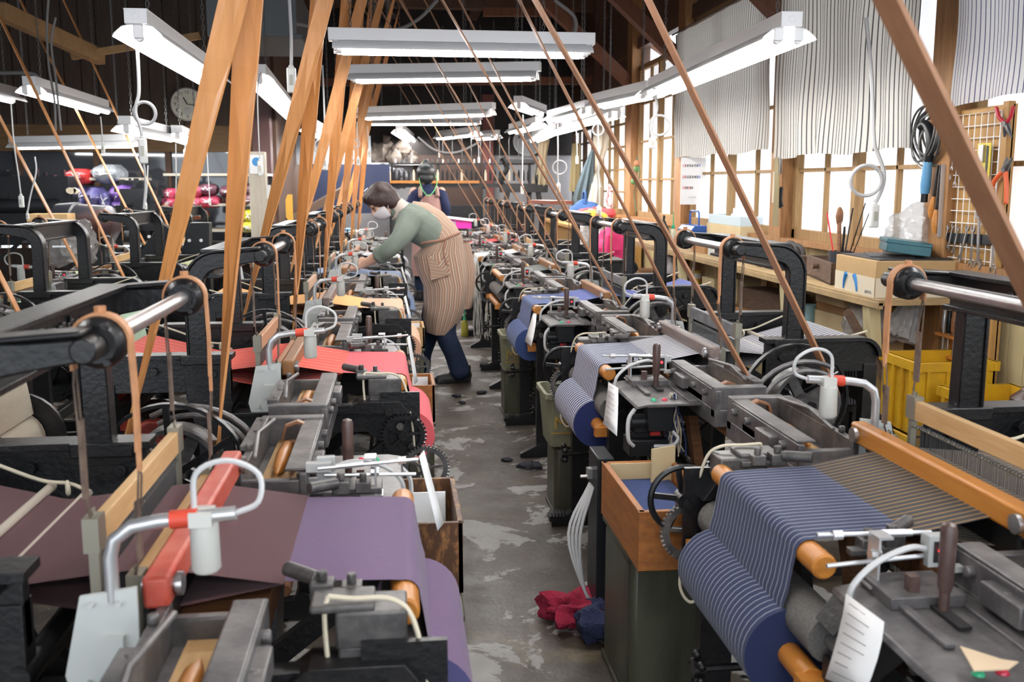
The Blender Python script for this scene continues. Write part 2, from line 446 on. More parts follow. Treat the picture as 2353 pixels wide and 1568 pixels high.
        for q in range(n):
            y = -.248 + .496 * q / (n - 1) + rr.uniform(-.0012, .0012); t = .0009 if not simple else .003
            w.add([(u - t, y, z - .057), (u + t, y + .0004, z - .057), (u + t, y, z - .29), (u - t, y + .0004, z - .29), (u, y - t, z - .057), (u, y + t, z - .057), (u, y + t, z - .29), (u, y - t, z - .29)], [(0, 1, 2, 3), (4, 5, 6, 7)])
            if q % 2 == 0: w.box((u, y, z - .06), (.008, .0025, .007)); w.box((u, y, z - .175), (.003, .003, .010))
        w.build('heddle_wires', mat('heddle wire', (.20, .20, .20), .35, .7), fr, smooth=False)
    # --- sley
    b = MB(); b.box((.27, 0, .690), (.13, .60, .05)); b.box((.27, 0, .655), (.07, 1.55, .045))
    for sg in (-1, 1): b.bar((.27, sg * .24, .68), (.36, sg * .24, .12), .035, .05, up=Vector((0, 1, 0)))
    b.cyl((.36, -.40, .12), (.36, .40, .12), .02, 12)
    b.build('sley', wood_b, R, bev=.003)
    for sg in (-1, 1):
        y0, y1 = sg * .305, sg * .79; yc, yl = (y0 + y1) / 2, abs(y1 - y0)
        b = MB(); b.box((.262, yc, .695), (.15, yl, .05)); b.box((.196, yc, .745), (.016, yl, .06)); b.box((.325, yc, .745), (.018, yl * .96, .07))
        b.box((.212, yc, .778), (.045, yl * .94, .006)); b.box((.205, yc, .725), (.034, yl * .5, .03)); b.box((.330, yc + sg * .06, .785), (.03, yl * .55, .014))
        b.box((.262, y1 - sg * .02, .74), (.15, .035, .09)); b.box((.262, y0 + sg * .015, .735), (.12, .02, .05)); b.box((.18, yc - sg * .07, .745), (.025, .10, .035))
        for q in (-.16, -.05, .07, .17): b.cyl((.19, yc + q, .755), (.175, yc + q, .755), .010, 8); b.cyl((.325, yc + q, .78), (.325, yc + q, .795), .008, 8)
        b.tube([(.30, yc - .17, .790), (.315, yc, .800), (.30, yc + .17, .79)], .006, 6)
        sb = b.build('shuttle_box', castgrey, R, bev=.003)
        b = MB(); b.box((.258, yc, .724), (.075, yl * .93, .010)); b.build('box_race', wood_l, sb)
        b = MB(); b.band([(.21, .735), (.222, .775), (.245, .785), (.272, .775), (.282, .74)], y1 - sg * .075 - .012, y1 - sg * .075 + .012, .006); b.box((.245, y1 - sg * .07, .70), (.05, .028, .07)); b.build('picker_strap', mat('dark picker leather', (.20, .085, .035), .5), sb)
        b = MB(); b.tube([(.262, yc - .13, .742), (.262, yc - .09, .744), (.262, yc, .745), (.262, yc + .09, .744), (.262, yc + .13, .742)], [.003, .013, .017, .013, .003], 10); b.build('shuttle', wood_o, sb)
    b = MB(); b.box((.335, 0, .798), (.036, .66, .046)); rc = b.build('reed_cap', wood_o, R, bev=.006)
    multi('cap_bolt', steel, rc, [lambda b, sg=sg: b._lathe(Vector((.305, sg * .295, .798)), Vector((1, 0, 0)), [(0, .017), (.008, .017), (.008, .012), (.055, .012)], 12) for sg in (-1, 1)])
    b = MB(); b.box((.335, 0, .745), (.008, .54, .062)); b.box((.335, 0, .771), (.016, .54, .010)); b.build('reed', mat('dark reed', (.03, .03, .03), .35, .6), R)
    # --- weft feeler on the left-hand end of the sley
    b = MB(); b.prism([(.352, .69), (.395, .66), (.44, .66), (.45, .70), (.425, .81), (.352, .82)], .352, .358); b.box((.385, .36, .735), (.03, .02, .04))
    for q in ((.375, .80), (.41, .80), (.37, .70), (.42, .69)): b.cyl((q[0], .34, q[1]), (q[0], .368, q[1]), .004, 6)
    b.build('feeler_plate', paintgrey, R)
    b = MB(); b.tube([(.385, .35, .80), (.385, .35, .86), (.378, .35, .885), (.355, .35, .902), (.32, .35, .908), (.22, .35, .915)], .0095, 10)
    pp = b.build('feeler_pipe', alu, R)
    b = MB(); b.lathe((.265, .335, .905), (.265, .335, .83), [(0, .008), (.006, .019), (.070, .020), (.075, .016)], 16); b.box((.265, .345, .91), (.03, .035, .02)); b.build('feeler_cylinder', mat('pale grey cylinder', (.60, .60, .56), .4, .1), pp)
    b = MB(); b.tube([(.305, .35, .909), (.27, .35, .911)], .0125, 10); b.build('tape_wrap', redtape, pp)
    b = MB(); b.tube(spline([(.22, .35, .915), (.19, .35, .93), (.19, .34, .965), (.23, .34, .985), (.27, .345, .97), (.275, .345, .92)], 5), .004, 6); b.build('flex', cordw, pp)
    # --- breast beam, rollers, cloth
    b = MB(); b.lathe((-.002, -.27, .727), (-.002, .27, .727), [(0, .018), (.004, .022), (.536, .022), (.54, .018)], 16); b.build('breast_roller', wood_o, R)
    b = MB(); b.lathe((.0, -.36, .615), (.0, .36, .615), [(0, .012), (.06, .012), (.0601, .040), (.66, .040), (.6601, .012), (.72, .012)], 18); b.build('take_up_roller', emery, R)
    RC, RR = (-.028, .545), .082
    b = MB(); b.wound(RC, RR, -.205, .205, 30); b.build('cloth_roll', C_['navy'], R, recalc=True)
    b = MB(); b.cyl((RC[0], -.30, RC[1]), (RC[0], .30, RC[1]), .022, 14); b.box((RC[0] + .02, -.31, RC[1]), (.10, .03, .03)); b.box((RC[0] + .02, .31, RC[1]), (.10, .03, .03)); b.build('roll_core', wood_o, R)
    path = [(.178, .757), (.09, .7545), (.02, .7525)] + arc(-.002, .728, .0235, 80, 185, 7) + [(-.030, .70), (-.036, .66), (-.043, .635), (-.043, .605)]
    b = MB(); b.sheet(path, -.205, .205, 10); b.build('cloth', C_['navy'], R)
    # --- warp
    b = MB()
    b.sheet([(.178, .757), (.335, .785), (.376, .790), (.43, .786), (.62, .766), (.855, .828)] + arc(.865, .793, .0345, 95, -15, 6) + [(.905, .66), (.925, .52)], -.215, .215, 1)
    b.sheet([(.178, .756), (.335, .728), (.376, .722), (.43, .722), (.62, .762)], -.215, .215, 1)
    b.build('warp', C_['navywarp'], R, recalc=False)
    multi('lease_rod', mat('pale lease rod', (.55, .48, .40), .5), R, [lambda b, u=u, dz=dz: b.cyl((u, -.27, dz), (u, .27, dz), .009, 10) for u, dz in ((.60, .760), (.665, .776))])
    for sg in (-1, 1):
        b = MB(); b.tube(spline([(.60, sg * .25, .774), (.63, sg * .255, .785), (.68, sg * .25, .795), (.78, sg * .27, .83), (.87, sg * .29, .86)], 5), .0035, 6); b.torus((.63, sg * .25, .777), (1, .4, 0), .012, .004, 10, 6)
        b.build('tie_cord', cordt, R)
    b = MB(); b.cyl((.865, -.33, .793), (.865, .33, .793), .032, 16); b.build('back_rail', iron, R)
    wb = MB(); wb.wound((.86, .43), .10, -.22, .22, 26); wb.build('warp_wound', C_['navywarp'], R)
    b = MB()
    for sg in (-1, 1): b.ring((.86, sg * .24, .43), (0, 1, 0), .155, .02, .02, 28); b.spokes((.86, sg * .24, .43), (0, 1, 0), .15, 6, .02, .012); b.cyl((.86, sg * .228, .43), (.86, sg * .236, .43), .15, 28)
    b.cyl((.86, -.36, .43), (.86, .36, .43), .022, 12); b.build('warp_beam', iron, R)
    # --- end blocks and clamps
    b = MB(); b.box((.045, .30, .733), (.10, .075, .055)); b.box((.085, .30, .764), (.09, .07, .012)); b.box((.05, .305, .66), (.085, .065, .10)); b.build('breast_block', iron2, R, bev=.004)
    b = MB(); b.tube(spline([(.105, .318, .778), (.07, .322, .775), (.015, .325, .772), (-.015, .335, .74), (-.035, .352, .63), (-.045, .362, .52), (-.06, .355, .44), (-.035, .345, .40), (.0, .34, .44)], 6), .0036, 6)
    b.tube(spline([(.105, .318, .778), (.11, .325, .75), (.105, .335, .66)], 4), .0036, 6); b.build('elastic_cord', cordt, R)
    for sg in (-1, 1):
        b = MB(); b.cyl((.125, sg * .238, .772), (.175, sg * .20, .776), .0115, 12); b.box((.118, sg * .252, .762), (.034, .034, .026)); b.cyl((.118, sg * .252, .775), (.118, sg * .252, .79), .009, 6)
        b.box((.075, sg * .256, .760), (.030, .030, .022)); b.cyl((.075, sg * .256, .77), (.075, sg * .256, .786), .008, 6); b.bar((.04, sg * .262, .75), (.13, sg * .262, .75), .02, .012)
        b.build('temple', iron2, R, bev=.002)
    # --- take-up gears and hand wheel, left-hand side
    b = MB(); b.torus((-.05, .385, .635), (0, 1, 0), .075, .0075, 30, 8); b.spokes((-.05, .385, .635), (0, 1, 0), .072, 5, .013, .009); b.cyl((-.05, .36, .635), (-.05, .405, .635), .018, 12)
    b.build('hand_wheel', iron, R)
    b = MB(); b.gear((.035, .365, .665), (0, 1, 0), .064, .012, 34); b.build('gear', iron, R)
    b = MB(); b.gear((-.03, .372, .56), (0, 1, 0), .068, .010, 40); b.build('gear', iron2, R)
    b = MB(); b.cyl((-.05, .33, .635), (-.05, .40, .635), .009, 8); b.cyl((.035, .33, .665), (.035, .39, .665), .010, 8); b.cyl((-.03, .33, .56), (-.03, .39, .56), .009, 8); b.box((0, .345, .62), (.12, .012, .20)); b.build('gear_bracket', iron, R)
    # --- controls, right-hand side
    b = MB(); b.prism([(-.005, .697), (.0, .707), (.03, .712), (.215, .712), (.215, .704), (.03, .704)], -.66, -.30)
    b.box((.10, -.36, .722), (.12, .10, .020)); b.box((.17, -.50, .714), (.03, .30, .008)); b.box((.06, -.46, .717), (.016, .16, .008))
    b.cyl((.05, -.40, .712), (.05, -.40, .716), .006, 8); b.build('control_plate', castgrey, R, bev=.002)
    b = MB(); b.box((.112, -.43, .717), (.02, .12, .005)); b.build('lever_slot_shade', BLK, R)  # solid strip, the shade inside the slot painted black
    b = MB(); b.cyl((.112, -.43, .705), (.112, -.43, .76), .008, 10); b.lathe((.112, -.43, .748), (.112, -.43, .855), [(0, .0085), (.01, .0115), (.095, .0125), (.104, .010), (.107, .004)], 14)
    b.box((.085, -.385, .735), (.016, .018, .045)); b.build('stop_lever', mat('dark varnished handle', (.06, .035, .03), .35, 0, .5, (.10, .06, .05), 30), R)
    b = MB(); b.box((.075, -.60, .660), (.075, .075, .072)); cb = b.build('switch_box', blackbox, R, bev=.002)
    b = MB(); b.box((.075, -.60, .702), (.085, .085, .007)); b.build('box_lid', mat('cream lid plate', (.50, .46, .38), .5), cb)
    b = MB(); b.ball((.058, -.61, .709), (.0095, .0095, .011), 12, 8); b.build('start_button', greenm, cb)
    b = MB(); b.ball((.092, -.61, .709), (.0095, .0095, .011), 12, 8); b.build('stop_button', pinkm, cb)
    b = MB(); b.box((.035, -.56, .640), (.06, .07, .06)); b.cyl((-.005, -.575, .64), (.05, -.575, .64), .026, 16); b.box((.05, -.56, .565), (.12, .09, .05)); b.box((.05, -.56, .60), (.10, .04, .02))
    b.cyl((.06, -.608, .565), (.06, -.615, .565), .009, 10); b.build('solenoid', blackbox, R, bev=.003)
    b = MB(); b.box((.07, -.585, .607), (.03, .02, .012)); b.build('terminal', redm, R)
    b = MB(); b.tube(spline([(.0, -.62, .69), (-.02, -.625, .66), (-.02, -.625, .60), (.0, -.61, .575)], 5), .006, 6); b.build('flex', cordw, R); b = MB(); b.tube(spline([(.115, -.62, .62), (.13, -.63, .60), (.11, -.635, .58), (.06, -.62, .575)], 5), .0055, 6); b.build('flex', cordw, R); b = MB()
    b.tube(spline([(.14, -.33, .775), (.10, -.345, .785), (.04, -.36, .77), (.0, -.365, .735), (-.005, -.36, .69)], 5), .005, 6); b.build('flex', cordw, R)
    b = MB(); b.box((.06, -.325, .722), (.045, .045, .004)); b.box((.052, -.325, .760), (.004, .036, .078)); b.box((.062, -.325, .80), (.024, .036, .004)); b.cyl((.045, -.325, .768), (.062, -.325, .768), .010, 8); b.build('feeler_bracket', alu, R)
    b = MB(); b.cyl((-.035, -.305, .797), (.165, -.29, .788), .0038, 8); b.cyl((.075, -.298, .793), (.13, -.294, .790), .006, 8); b.cyl((-.01, -.306, .796), (.006, -.305, .7955), .008, 8); b.build('feeler_rod', alu, R); b = MB(); b.cyl((-.03, -.335, .757), (.155, -.325, .764), .0038, 8); b.build('feeler_rod', alu, R)
    b = MB(); b.box((.152, -.335, .775), (.036, .014, .050)); b.box((.165, -.315, .785), (.05, .02, .018)); b.box((.175, -.345, .748), (.03, .014, .010)); lf = b.build('feeler_head', mat('pale grey housing', (.45, .46, .45), .45), R)
    b = MB(); b.box((.152, -.343, .775), (.02, .004, .034)); b.build('head_face', BLK, lf)
    b = MB(); b.ball((.152, -.346, .778), .0045, 8, 6); b.build('indicator_light', ledm, lf)
    # --- drive
    b = MB(); b.ring((.51, -.63, .70), (0, 1, 0), .098, .010, .075, 36); b.spokes((.51, -.63, .70), (0, 1, 0), .095, 4, .03, .02); b.cyl((.51, -.69, .70), (.51, -.57, .70), .03, 14); b.build('drive_pulley', iron2, R)
    b = MB(); b.ring((.51, -.57, .70), (0, 1, 0), .165, .008, .022, 36); b.spokes((.51, -.57, .70), (0, 1, 0), .16, 6, .014, .010); b.build('brake_wheel', iron, R)
    multi('guard_rod', castgrey, R, [lambda b, r_=r_, y=y: b.tube([(x, y, z) for x, z in arc(.49, .66, r_ + .02, 60, 165, 10)], .007, 8) for r_, y in ((.13, -.70), (.155, -.685))])
    multi('cross_shaft', iron, R, [lambda b, q=q: b.cyl((q[0], q[2], q[1]), (q[0], .36, q[1]), q[3], 12) for q in ((.51, .70, -.70, .016), (.40, .30, -.36, .018), (.72, .25, -.36, .016), (.10, .40, -.36, .014))])
    multi('crank_rod', iron, R, [lambda b, sg=sg: b.bar((.51, sg * .24, .66), (.33, sg * .24, .50), .025, .05) for sg in (-1, 1)])
    multi('cross_girt', iron, R, [lambda b, q=q: b.box((q[0], 0, q[1]), (.034, 2 * SFV, .055)) for q in ((.06, .48), (.55, .20), (.55, .62), (.06, .15), (.86, .65))], bev=.003)
    b = MB(); b.gear((.40, .30, .30), (0, 1, 0), .11, .02, 48, .008); b.cyl((.40, .27, .30), (.40, .33, .30), .09, 20); b.bar((.40, .27, .30), (.46, .27, .44), .03, .03); b.build('crank_gear', iron, R)
    for sg, y in ((1, .44), (-1, -.44)):
        b = MB(); b.bar((.30, y, .12), (.28, y + sg * .10, .64), .03, .05); b.cyl((.30, y - .04, .12), (.30, y + .04, .12), .025, 10); b.build('picking_arm', iron, R)
    b = MB(); b.tube([(.02 + .012 * math.cos(k * .9), .12 + .012 * math.sin(k * .9), .10 + k * .0035) for k in range(95)], .003, 5); b.build('coil_spring', iron, R)
    b = MB(); b.cyl((-.075, .13, .35), (.10, .13, .35), .009, 8); b.cyl((-.095, .13, .35), (-.07, .13, .35), .018, 10)
    for q in range(5): b.ball((-.083, .13 + .03 * math.cos(q * 1.257), .35 + .03 * math.sin(q * 1.257)), .011, 8, 6)
    b.build('star_knob', iron, R)
    b = MB(); b.box((-.075, .335, .035), (.07, .06, .02))
    for q in range(5): b.box((-.10 + q * .013, .335, .05), (.005, .06, .014))
    b.build('foot_pedal', iron, R)
    return R

HB_IRON = mat('dusty iron heddle bar', (.13, .13, .14), .55, .3, .5, (.24, .24, .26), 24, .4, .7, bump=.2)
CAP_B = mat('brown reed cap wood', (.27, .125, .045), .5, 0, .4, (.17, .075, .03), 8, .35, .7, stretch=(9, .8, 9))
CAP_D = mat('grey brown reed cap wood', (.13, .09, .08), .5, 0, .4, (.20, .16, .15), 8, .35, .7, stretch=(9, .8, 9))
LOOM = make_loom()
LOOMS = []
def dress(o, cloth, warp, heddle=None, cap=None):
    for ch in list(o.children):
        n = ch.name.split('.')[0]
        if n in ('cloth', 'cloth_roll'):
            if cloth is None:
                bpy.data.objects.remove(ch); continue
            setmat(ch, C_[cloth])
        elif n in ('warp', 'warp_wound'): setmat(ch, C_[warp])
        elif n == 'heddle_frame' and heddle: setmat(ch, heddle)
        elif n == 'reed_cap' and cap: setmat(ch, cap)
def place(first, x, y, rz, label, cloth, warp, group, heddle=None, cap=None):
    o = LOOM if first else copy_tree(LOOM)
    o.location = (x, y, 0); o.rotation_euler = (0, 0, rz); tag(o, label, 'loom', group)
    LOOMS.append((o, x, y, rz, cloth, warp, heddle, cap)); return o
PITCH_Y = 1.68
RX, RY, LX, LY = .69, 1.755, 0.0, 1.66
GR, GL, GB = 'looms in the row under the windows', 'looms in the row left of the aisle', 'looms in the far left row'
rights = [('navy', 'navywarp', 'power loom weaving navy cloth with thin white stripes, at the front of the window row', wood_l, wood_o),
          ('stripe', 'stripewarp', 'power loom weaving bold navy and white striped cloth', HB_IRON, CAP_D),
          ('blue', 'bluewarp', 'power loom weaving blue cloth with dark stripes', HB_IRON, CAP_B),
          (None, 'dark', 'power loom with a bare grey take-up roller, just past the blue cloth', HB_IRON, CAP_B),
          ('white', 'white', 'power loom weaving plain white cloth', wood_l, CAP_B),
          ('red', 'red', 'power loom weaving red cloth behind the white one', wood_l, CAP_B),
          ('grey', 'grey', 'power loom at the far end of the window row', wood_l, CAP_B)]
lefts = [('purple', 'purplewarp', 'power loom weaving purple cloth from a maroon warp', wood_l, mat('red painted reed cap', (.42, .05, .03), .45, 0, .4, (.5, .12, .08), 12)),
         ('rose', 'rosewarp', 'power loom weaving rose red cloth', mat('reddish heddle bar', (.50, .26, .14), .55), CAP_B),
         ('peach', 'peachwarp', 'power loom weaving peach orange cloth', mat('pinkish heddle bar', (.55, .35, .24), .55), CAP_D),
         ('sky', 'sky', 'power loom weaving pale blue cloth, the bent woman reaches over it', mat('pinkish heddle bar', (.55, .35, .24), .55), CAP_B),
         ('grey', 'grey', 'power loom just behind the bent woman in the left row', wood_l, CAP_B),
         ('grey', 'dark', 'power loom at the far end of the left row', wood_l, CAP_B),
         ][:6]
for i, (c, w, lab, hb, cp) in enumerate(rights): place(i == 0, RX, RY + i * PITCH_Y, 0, lab, c, w, GR, hb, cp)
for i, (c, w, lab, hb, cp) in enumerate(lefts): place(False, LX, LY + i * PITCH_Y, PI, lab, c, w, GL, hb, cp)
BX = -2.25; BYS = [3.5, 5.2, 6.92, 8.62]
backs = [('cream', 'power loom with cream striped warp at the left edge'), ('mint', 'power loom with mint green warp over its back rail'),
         ('olive', 'power loom with olive green warp over its back rail'), ('grey', 'power loom in the far left row nearest the yarn shelves')]
for y, (w, lab) in zip(BYS, backs): place(False, BX, y, 0, lab, w, w, GB, wood_l, CAP_B)
for o, x, y, rz, c, w, hb, cp in LOOMS[1:]:
    if rz:                                                        # the aisle-left looms have no hand wheel and a lower gear pair
        for ch in list(o.children):
            n = ch.name.split('.')[0]
            if n == 'hand_wheel': bpy.data.objects.remove(ch)
            elif n == 'gear': ch.location = (-.045, 0, -.075)
for o, x, y, rz, c, w, hb, cp in LOOMS[1:]: dress(o, c, w, hb, cp)
dress(LOOM, *rights[0][:2], rights[0][3], rights[0][4])

# ---------------------------------------------------------------- belts up to the line shafts
def belt(px, pz, y, sx, sz, r1, r2, crossed, m, label, group, w=.055, n=14):
    """one endless flat belt round a loom pulley and a line shaft drum"""
    d = Vector((sx - px, 0, sz - pz)); L = d.length; a0 = math.atan2(d.z, d.x)
    R2 = -r2 if crossed else r2
    off = math.acos((r1 - R2) / L)
    P = Vector((px, y, pz)); Q = Vector((sx, y, sz)); loop = []
    def pt(c, r, a): return Vector((c.x + r * math.cos(a), y, c.z + r * math.sin(a)))
    a1, a2 = a0 + off, a0 - off + 2 * PI
    for k in range(n + 1): loop.append(pt(P, r1, a1 + (a2 - a1) * k / n))
    if crossed: b1, b2 = a0 - off + PI, a0 + off - PI
    else: b1, b2 = a0 - off, a0 + off
    top = [pt(Q, r2, b1 + (b2 - b1) * k / n) for k in range(n + 1)]
    A, B = loop[-1], top[0]; seg = [A.lerp(B, t / 8) for t in range(1, 8)]
    C2, D2 = top[-1], loop[0]; seg2 = [C2.lerp(D2, t / 8) for t in range(1, 8)]
    path = loop + seg + top + seg2; m_ = len(path); b = MB(); i0 = {}
    tw = {}
    for i in range(len(loop), len(loop) + 7): tw[i] = (i - len(loop) + 1) / 8
    for i in range(m_ - 7, m_): tw[i] = (i - (m_ - 7) + 1) / 8
    for i in range(m_):
        t = (path[(i + 1) % m_] - path[i - 1]).normalized(); side = Vector((0, 1, 0)); nn = t.cross(side)
        yo = 0
        if crossed and i in tw:                                    # the two runs pass each other side by side
            ang = PI * tw[i]; side, nn = side * math.cos(ang) + nn * math.sin(ang), nn * math.cos(ang) - side * math.sin(ang)
            yo = .035 * math.sin(PI * tw[i]) * (1 if i < m_ - 7 else -1)
        for sy, sn in ((-1, -1), (1, -1), (1, 1), (-1, 1)):
            b.v.append(tuple(path[i] + Vector((0, yo, 0)) + side * sy * w / 2 + nn * sn * .003))
    for i in range(m_):
        j = (i + 1) % m_
        for k in range(4): b.f.append((i * 4 + k, i * 4 + (k + 1) % 4, j * 4 + (k + 1) % 4, j * 4 + k))
    o = b.build('drive_belt', m, smooth=False, recalc=True)
    return tag(o, label, 'belt', group)
SHR, SHL, SHZ = -.18, -.05, 3.12
names_r = ['front navy loom', 'bold striped loom', 'blue loom', 'loom with the bare roller', 'white cloth loom', 'red cloth loom', 'last loom of the window row']
names_l = ['purple loom', 'rose red loom', 'peach orange loom', 'pale blue loom', 'loom just behind the bent woman', 'last loom of the left row']
for i in range(7):
    belt(RX + .51, .70, RY + i * PITCH_Y - .63, SHR, SHZ, .106, .175, False, beltm2, 'brown flat belt slanting from the %s to the ceiling shaft' % names_r[i], 'belts of the window row', w=.05)
    if i < 6: belt(LX - .53, .70, LY + i * PITCH_Y + .63, SHL, SHZ, .106, .115, True, beltm, 'wide orange belt rising crossed from the %s' % names_l[i], 'belts of the left row', w=.062)
names_b = ['cream warp loom', 'mint warp loom', 'olive warp loom', 'loom nearest the yarn shelves']
for i, y in enumerate(BYS): belt(BX + .51, .70, y - .63, -2.75, SHZ, .106, .15, False, beltm, 'brown belt leaning left from the %s' % names_b[i], 'belts of the far left row', w=.045)
for nm, x, y0, y1, lab, ys in (('line_shaft', SHR, .5, 13.5, 'steel line shaft under the roof driving the window row', [RY + i * PITCH_Y - .63 for i in range(7)]), ('line_shaft', SHL, .5, 13.4, 'steel line shaft under the roof driving the left row', [LY + i * PITCH_Y + .63 for i in range(6)]), ('line_shaft', -2.75, 1.5, 10.2, 'steel line shaft under the roof over the far left looms', [y - .63 for y in BYS])):
    t = empty(nm, (x, (y0 + y1) / 2, SHZ), 0, lab, 'shaft')
    b = MB(); b.cyl((0, y0 - (y0 + y1) / 2, 0), (0, (y1 - y0) / 2, 0), .03, 12); b.build('shaft_rod', iron2, t)
    for y in ys:
        yy = y - (y0 + y1) / 2; b = MB(); rr = {SHR: .172, SHL: .112}.get(x, .147)
        dx = 0
        b.ring((dx, yy, 0), (0, 1, 0), rr - .006, .010, .10, 26); b.spokes((dx, yy, 0), (0, 1, 0), rr - .01, 4, .03, .02); b.build('drum', iron, t)
    b = MB()
    for k in range(5): yy = y0 + .6 + k * (y1 - y0 - 1.2) / 4 - (y0 + y1) / 2; b.box((0, yy, .30), (.06, .05, .62)); b.cyl((0, yy - .05, 0), (0, yy + .05, 0), .05, 12)
    b.build('hanger_bracket', iron, t)
# ---------------------------------------------------------------- the setting
floor_m = mat('worn concrete', (.085, .076, .066), .34, 0, .5, (.13, .115, .10), 2.2, .35, .65)
def floor_nodes(m):
    nt = m.node_tree; b = nt.nodes['Principled BSDF']
    tc = nt.nodes.new('ShaderNodeTexCoord')
    def noise(sc, det, rough=.6, dist=0.):
        n = nt.nodes.new('ShaderNodeTexNoise'); n.inputs['Scale'].default_value = sc; n.inputs['Detail'].default_value = det; n.inputs['Roughness'].default_value = rough; n.inputs['Distortion'].default_value = dist
        nt.links.new(tc.outputs['Object'], n.inputs['Vector']); return n.outputs['Fac']
    def ramp(src, els):
        r = nt.nodes.new('ShaderNodeValToRGB'); e = r.color_ramp.elements
        e[0].position, e[0].color = els[0][0], (*els[0][1], 1); e[1].position, e[1].color = els[1][0], (*els[1][1], 1)
        for p, c in els[2:]: q = e.new(p); q.color = (*c, 1)
        nt.links.new(src, r.inputs['Fac']); return r.outputs['Color']
    def mix(f, a, c):
        n = nt.nodes.new('ShaderNodeMix'); n.data_type = 'RGBA'
        for i, q in ((0, f), (6, a), (7, c)):
            if isinstance(q, tuple): n.inputs[i].default_value = (*q, 1)
            else: nt.links.new(q, n.inputs[i])
        return n.outputs[2]
    base = ramp(noise(3, 8), [(.35, (.032, .024, .018)), (.65, (.078, .060, .044))])
    yel = mix(ramp(noise(2.1, 5, .7), [(.56, (0, 0, 0)), (.66, (.55, .55, .55))]), base, (.16, .125, .07))
    patch = ramp(noise(3.1, 8, .62, .5), [(.535, (0, 0, 0)), (.555, (1, 1, 1))])
    c = mix(patch, yel, (.30, .29, .275))
    spk = ramp(noise(60, 3), [(.68, (0, 0, 0)), (.72, (.7, .7, .7))])
    c = mix(spk, c, (.20, .18, .15))
    nt.links.new(c, b.inputs['Base Color'])
    rr = ramp(noise(5, 5), [(.3, (.34, .34, .34)), (.7, (.65, .65, .65))]); nt.links.new(rr, b.inputs['Roughness'])
    bp = nt.nodes.new('ShaderNodeBump'); bp.inputs['Strength'].default_value = .35; bp.inputs['Distance'].default_value = .01
    nt.links.new(noise(16, 7), bp.inputs['Height']); nt.links.new(bp.outputs['Normal'], b.inputs['Normal'])
floor_nodes(floor_m)
XW, YB, XL, YL, ZC = 2.56, 14.6, -5.5, 10.6, 3.75
dark_ceil = mat('smoke dark boards', (.020, .018, .018), .8, 0, .3, (.035, .03, .028), 5, .4, .7, stretch=(1, 12, 1))
panel_d = mat('dark board panelling', (.050, .034, .026), .65, 0, .3, (.075, .052, .04), 6, .4, .7, stretch=(14, 14, .6))
plaster = mat('grey white plaster', (.34, .33, .34), .8, 0, .3, (.30, .29, .30), 3)
cream_b = mat('cream tongue and groove boards', (.56, .47, .27), .6, 0, .35, (.48, .38, .20), 3, .4, .7, stretch=(3, 3, .4))
ochre_b = mat('ochre plywood', (.42, .24, .08), .6, 0, .35, (.34, .18, .06), 4, .4, .7, stretch=(3, 3, .5))
b = MB(); b.box((-1.45, 5.8, -.05), (8.2, 18.2, .1)); struct(b.build('floor', floor_m, smooth=False))
b = MB(); b.box((-1.45, 5.8, ZC + .05), (8.2, 18.2, .1)); struct(b.build('ceiling', dark_ceil, smooth=False))
# right wall: boards below the sill, posts, header
def board_wall(x0, y0, y1, z0, z1, th=.08, step=.11):
    b = MB(); b.box((x0 + th / 2, (y0 + y1) / 2, (z0 + z1) / 2), (th, y1 - y0, z1 - z0)); n = int((y1 - y0) / step)
    for k in range(n): yy = y0 + (k + .5) * (y1 - y0) / n; b.box((x0 - .004, yy, (z0 + z1) / 2), (.010, (y1 - y0) / n - .006, z1 - z0))
    return b
wr = board_wall(XW, -3.2, YB, 0, 1.0).build('wall_right', cream_b, smooth=False); struct(wr)
b = MB(); b.box((XW + .04, 5.7, 3.25), (.08, 17.8, 1.0)); b.box((XW - .02, 5.7, 2.78), (.06, 17.8, .12)); struct(b.build('wall_right_header', wood_d, smooth=False))
b = MB(); b.box((XW + .04, 12.5, 2.55), (.08, 4.2, .62)); struct(b.build('wall_right_far', wood_d, smooth=False))
b = MB(); b.box((XW - .03, 5.7, .985), (.14, 17.8, .035)); struct(b.build('trim_1', wood_p, smooth=False))
posts = [(4.36, .20), (6.32, .20), (8.62, .22), (10.55, .22), (12.5, .16)]
for k, (y, w) in enumerate(posts):
    b = MB(); b.box((XW - .04, y, (ZC + .0) / 2), (.13, w, ZC)); 
    struct(b.build('trim_%d' % (k + 2), wood_p if k < 4 else wood_d, smooth=False, bev=.004))
glass = bpy.data.materials.new('frosted daylight pane'); glass.use_nodes = True
def pane_nodes(m):
    nt = m.node_tree; b = nt.nodes['Principled BSDF']; b.inputs['Base Color'].default_value = (.80, .82, .85, 1); b.inputs['Roughness'].default_value = .25
    b.inputs['Emission Color'].default_value = (.93, .96, 1, 1); b.inputs['Emission Strength'].default_value = PANE
    tc = nt.nodes.new('ShaderNodeTexCoord'); mp = nt.nodes.new('ShaderNodeMapping'); mp.inputs['Scale'].default_value = (1, 1, .22)
    n = nt.nodes.new('ShaderNodeTexNoise'); n.inputs['Scale'].default_value = 5
    r = nt.nodes.new('ShaderNodeValToRGB'); r.color_ramp.elements[0].position = .3; r.color_ramp.elements[1].position = .7
    r.color_ramp.elements[0].color = (.72, .75, .82, 1); r.color_ramp.elements[1].color = (1, 1, 1, 1)
    nt.links.new(tc.outputs['Object'], mp.inputs['Vector']); nt.links.new(mp.outputs['Vector'], n.inputs['Vector']); nt.links.new(n.outputs['Fac'], r.inputs['Fac']); nt.links.new(r.outputs['Color'], b.inputs['Emission Color'])
PANE = .9
pane_nodes(glass)
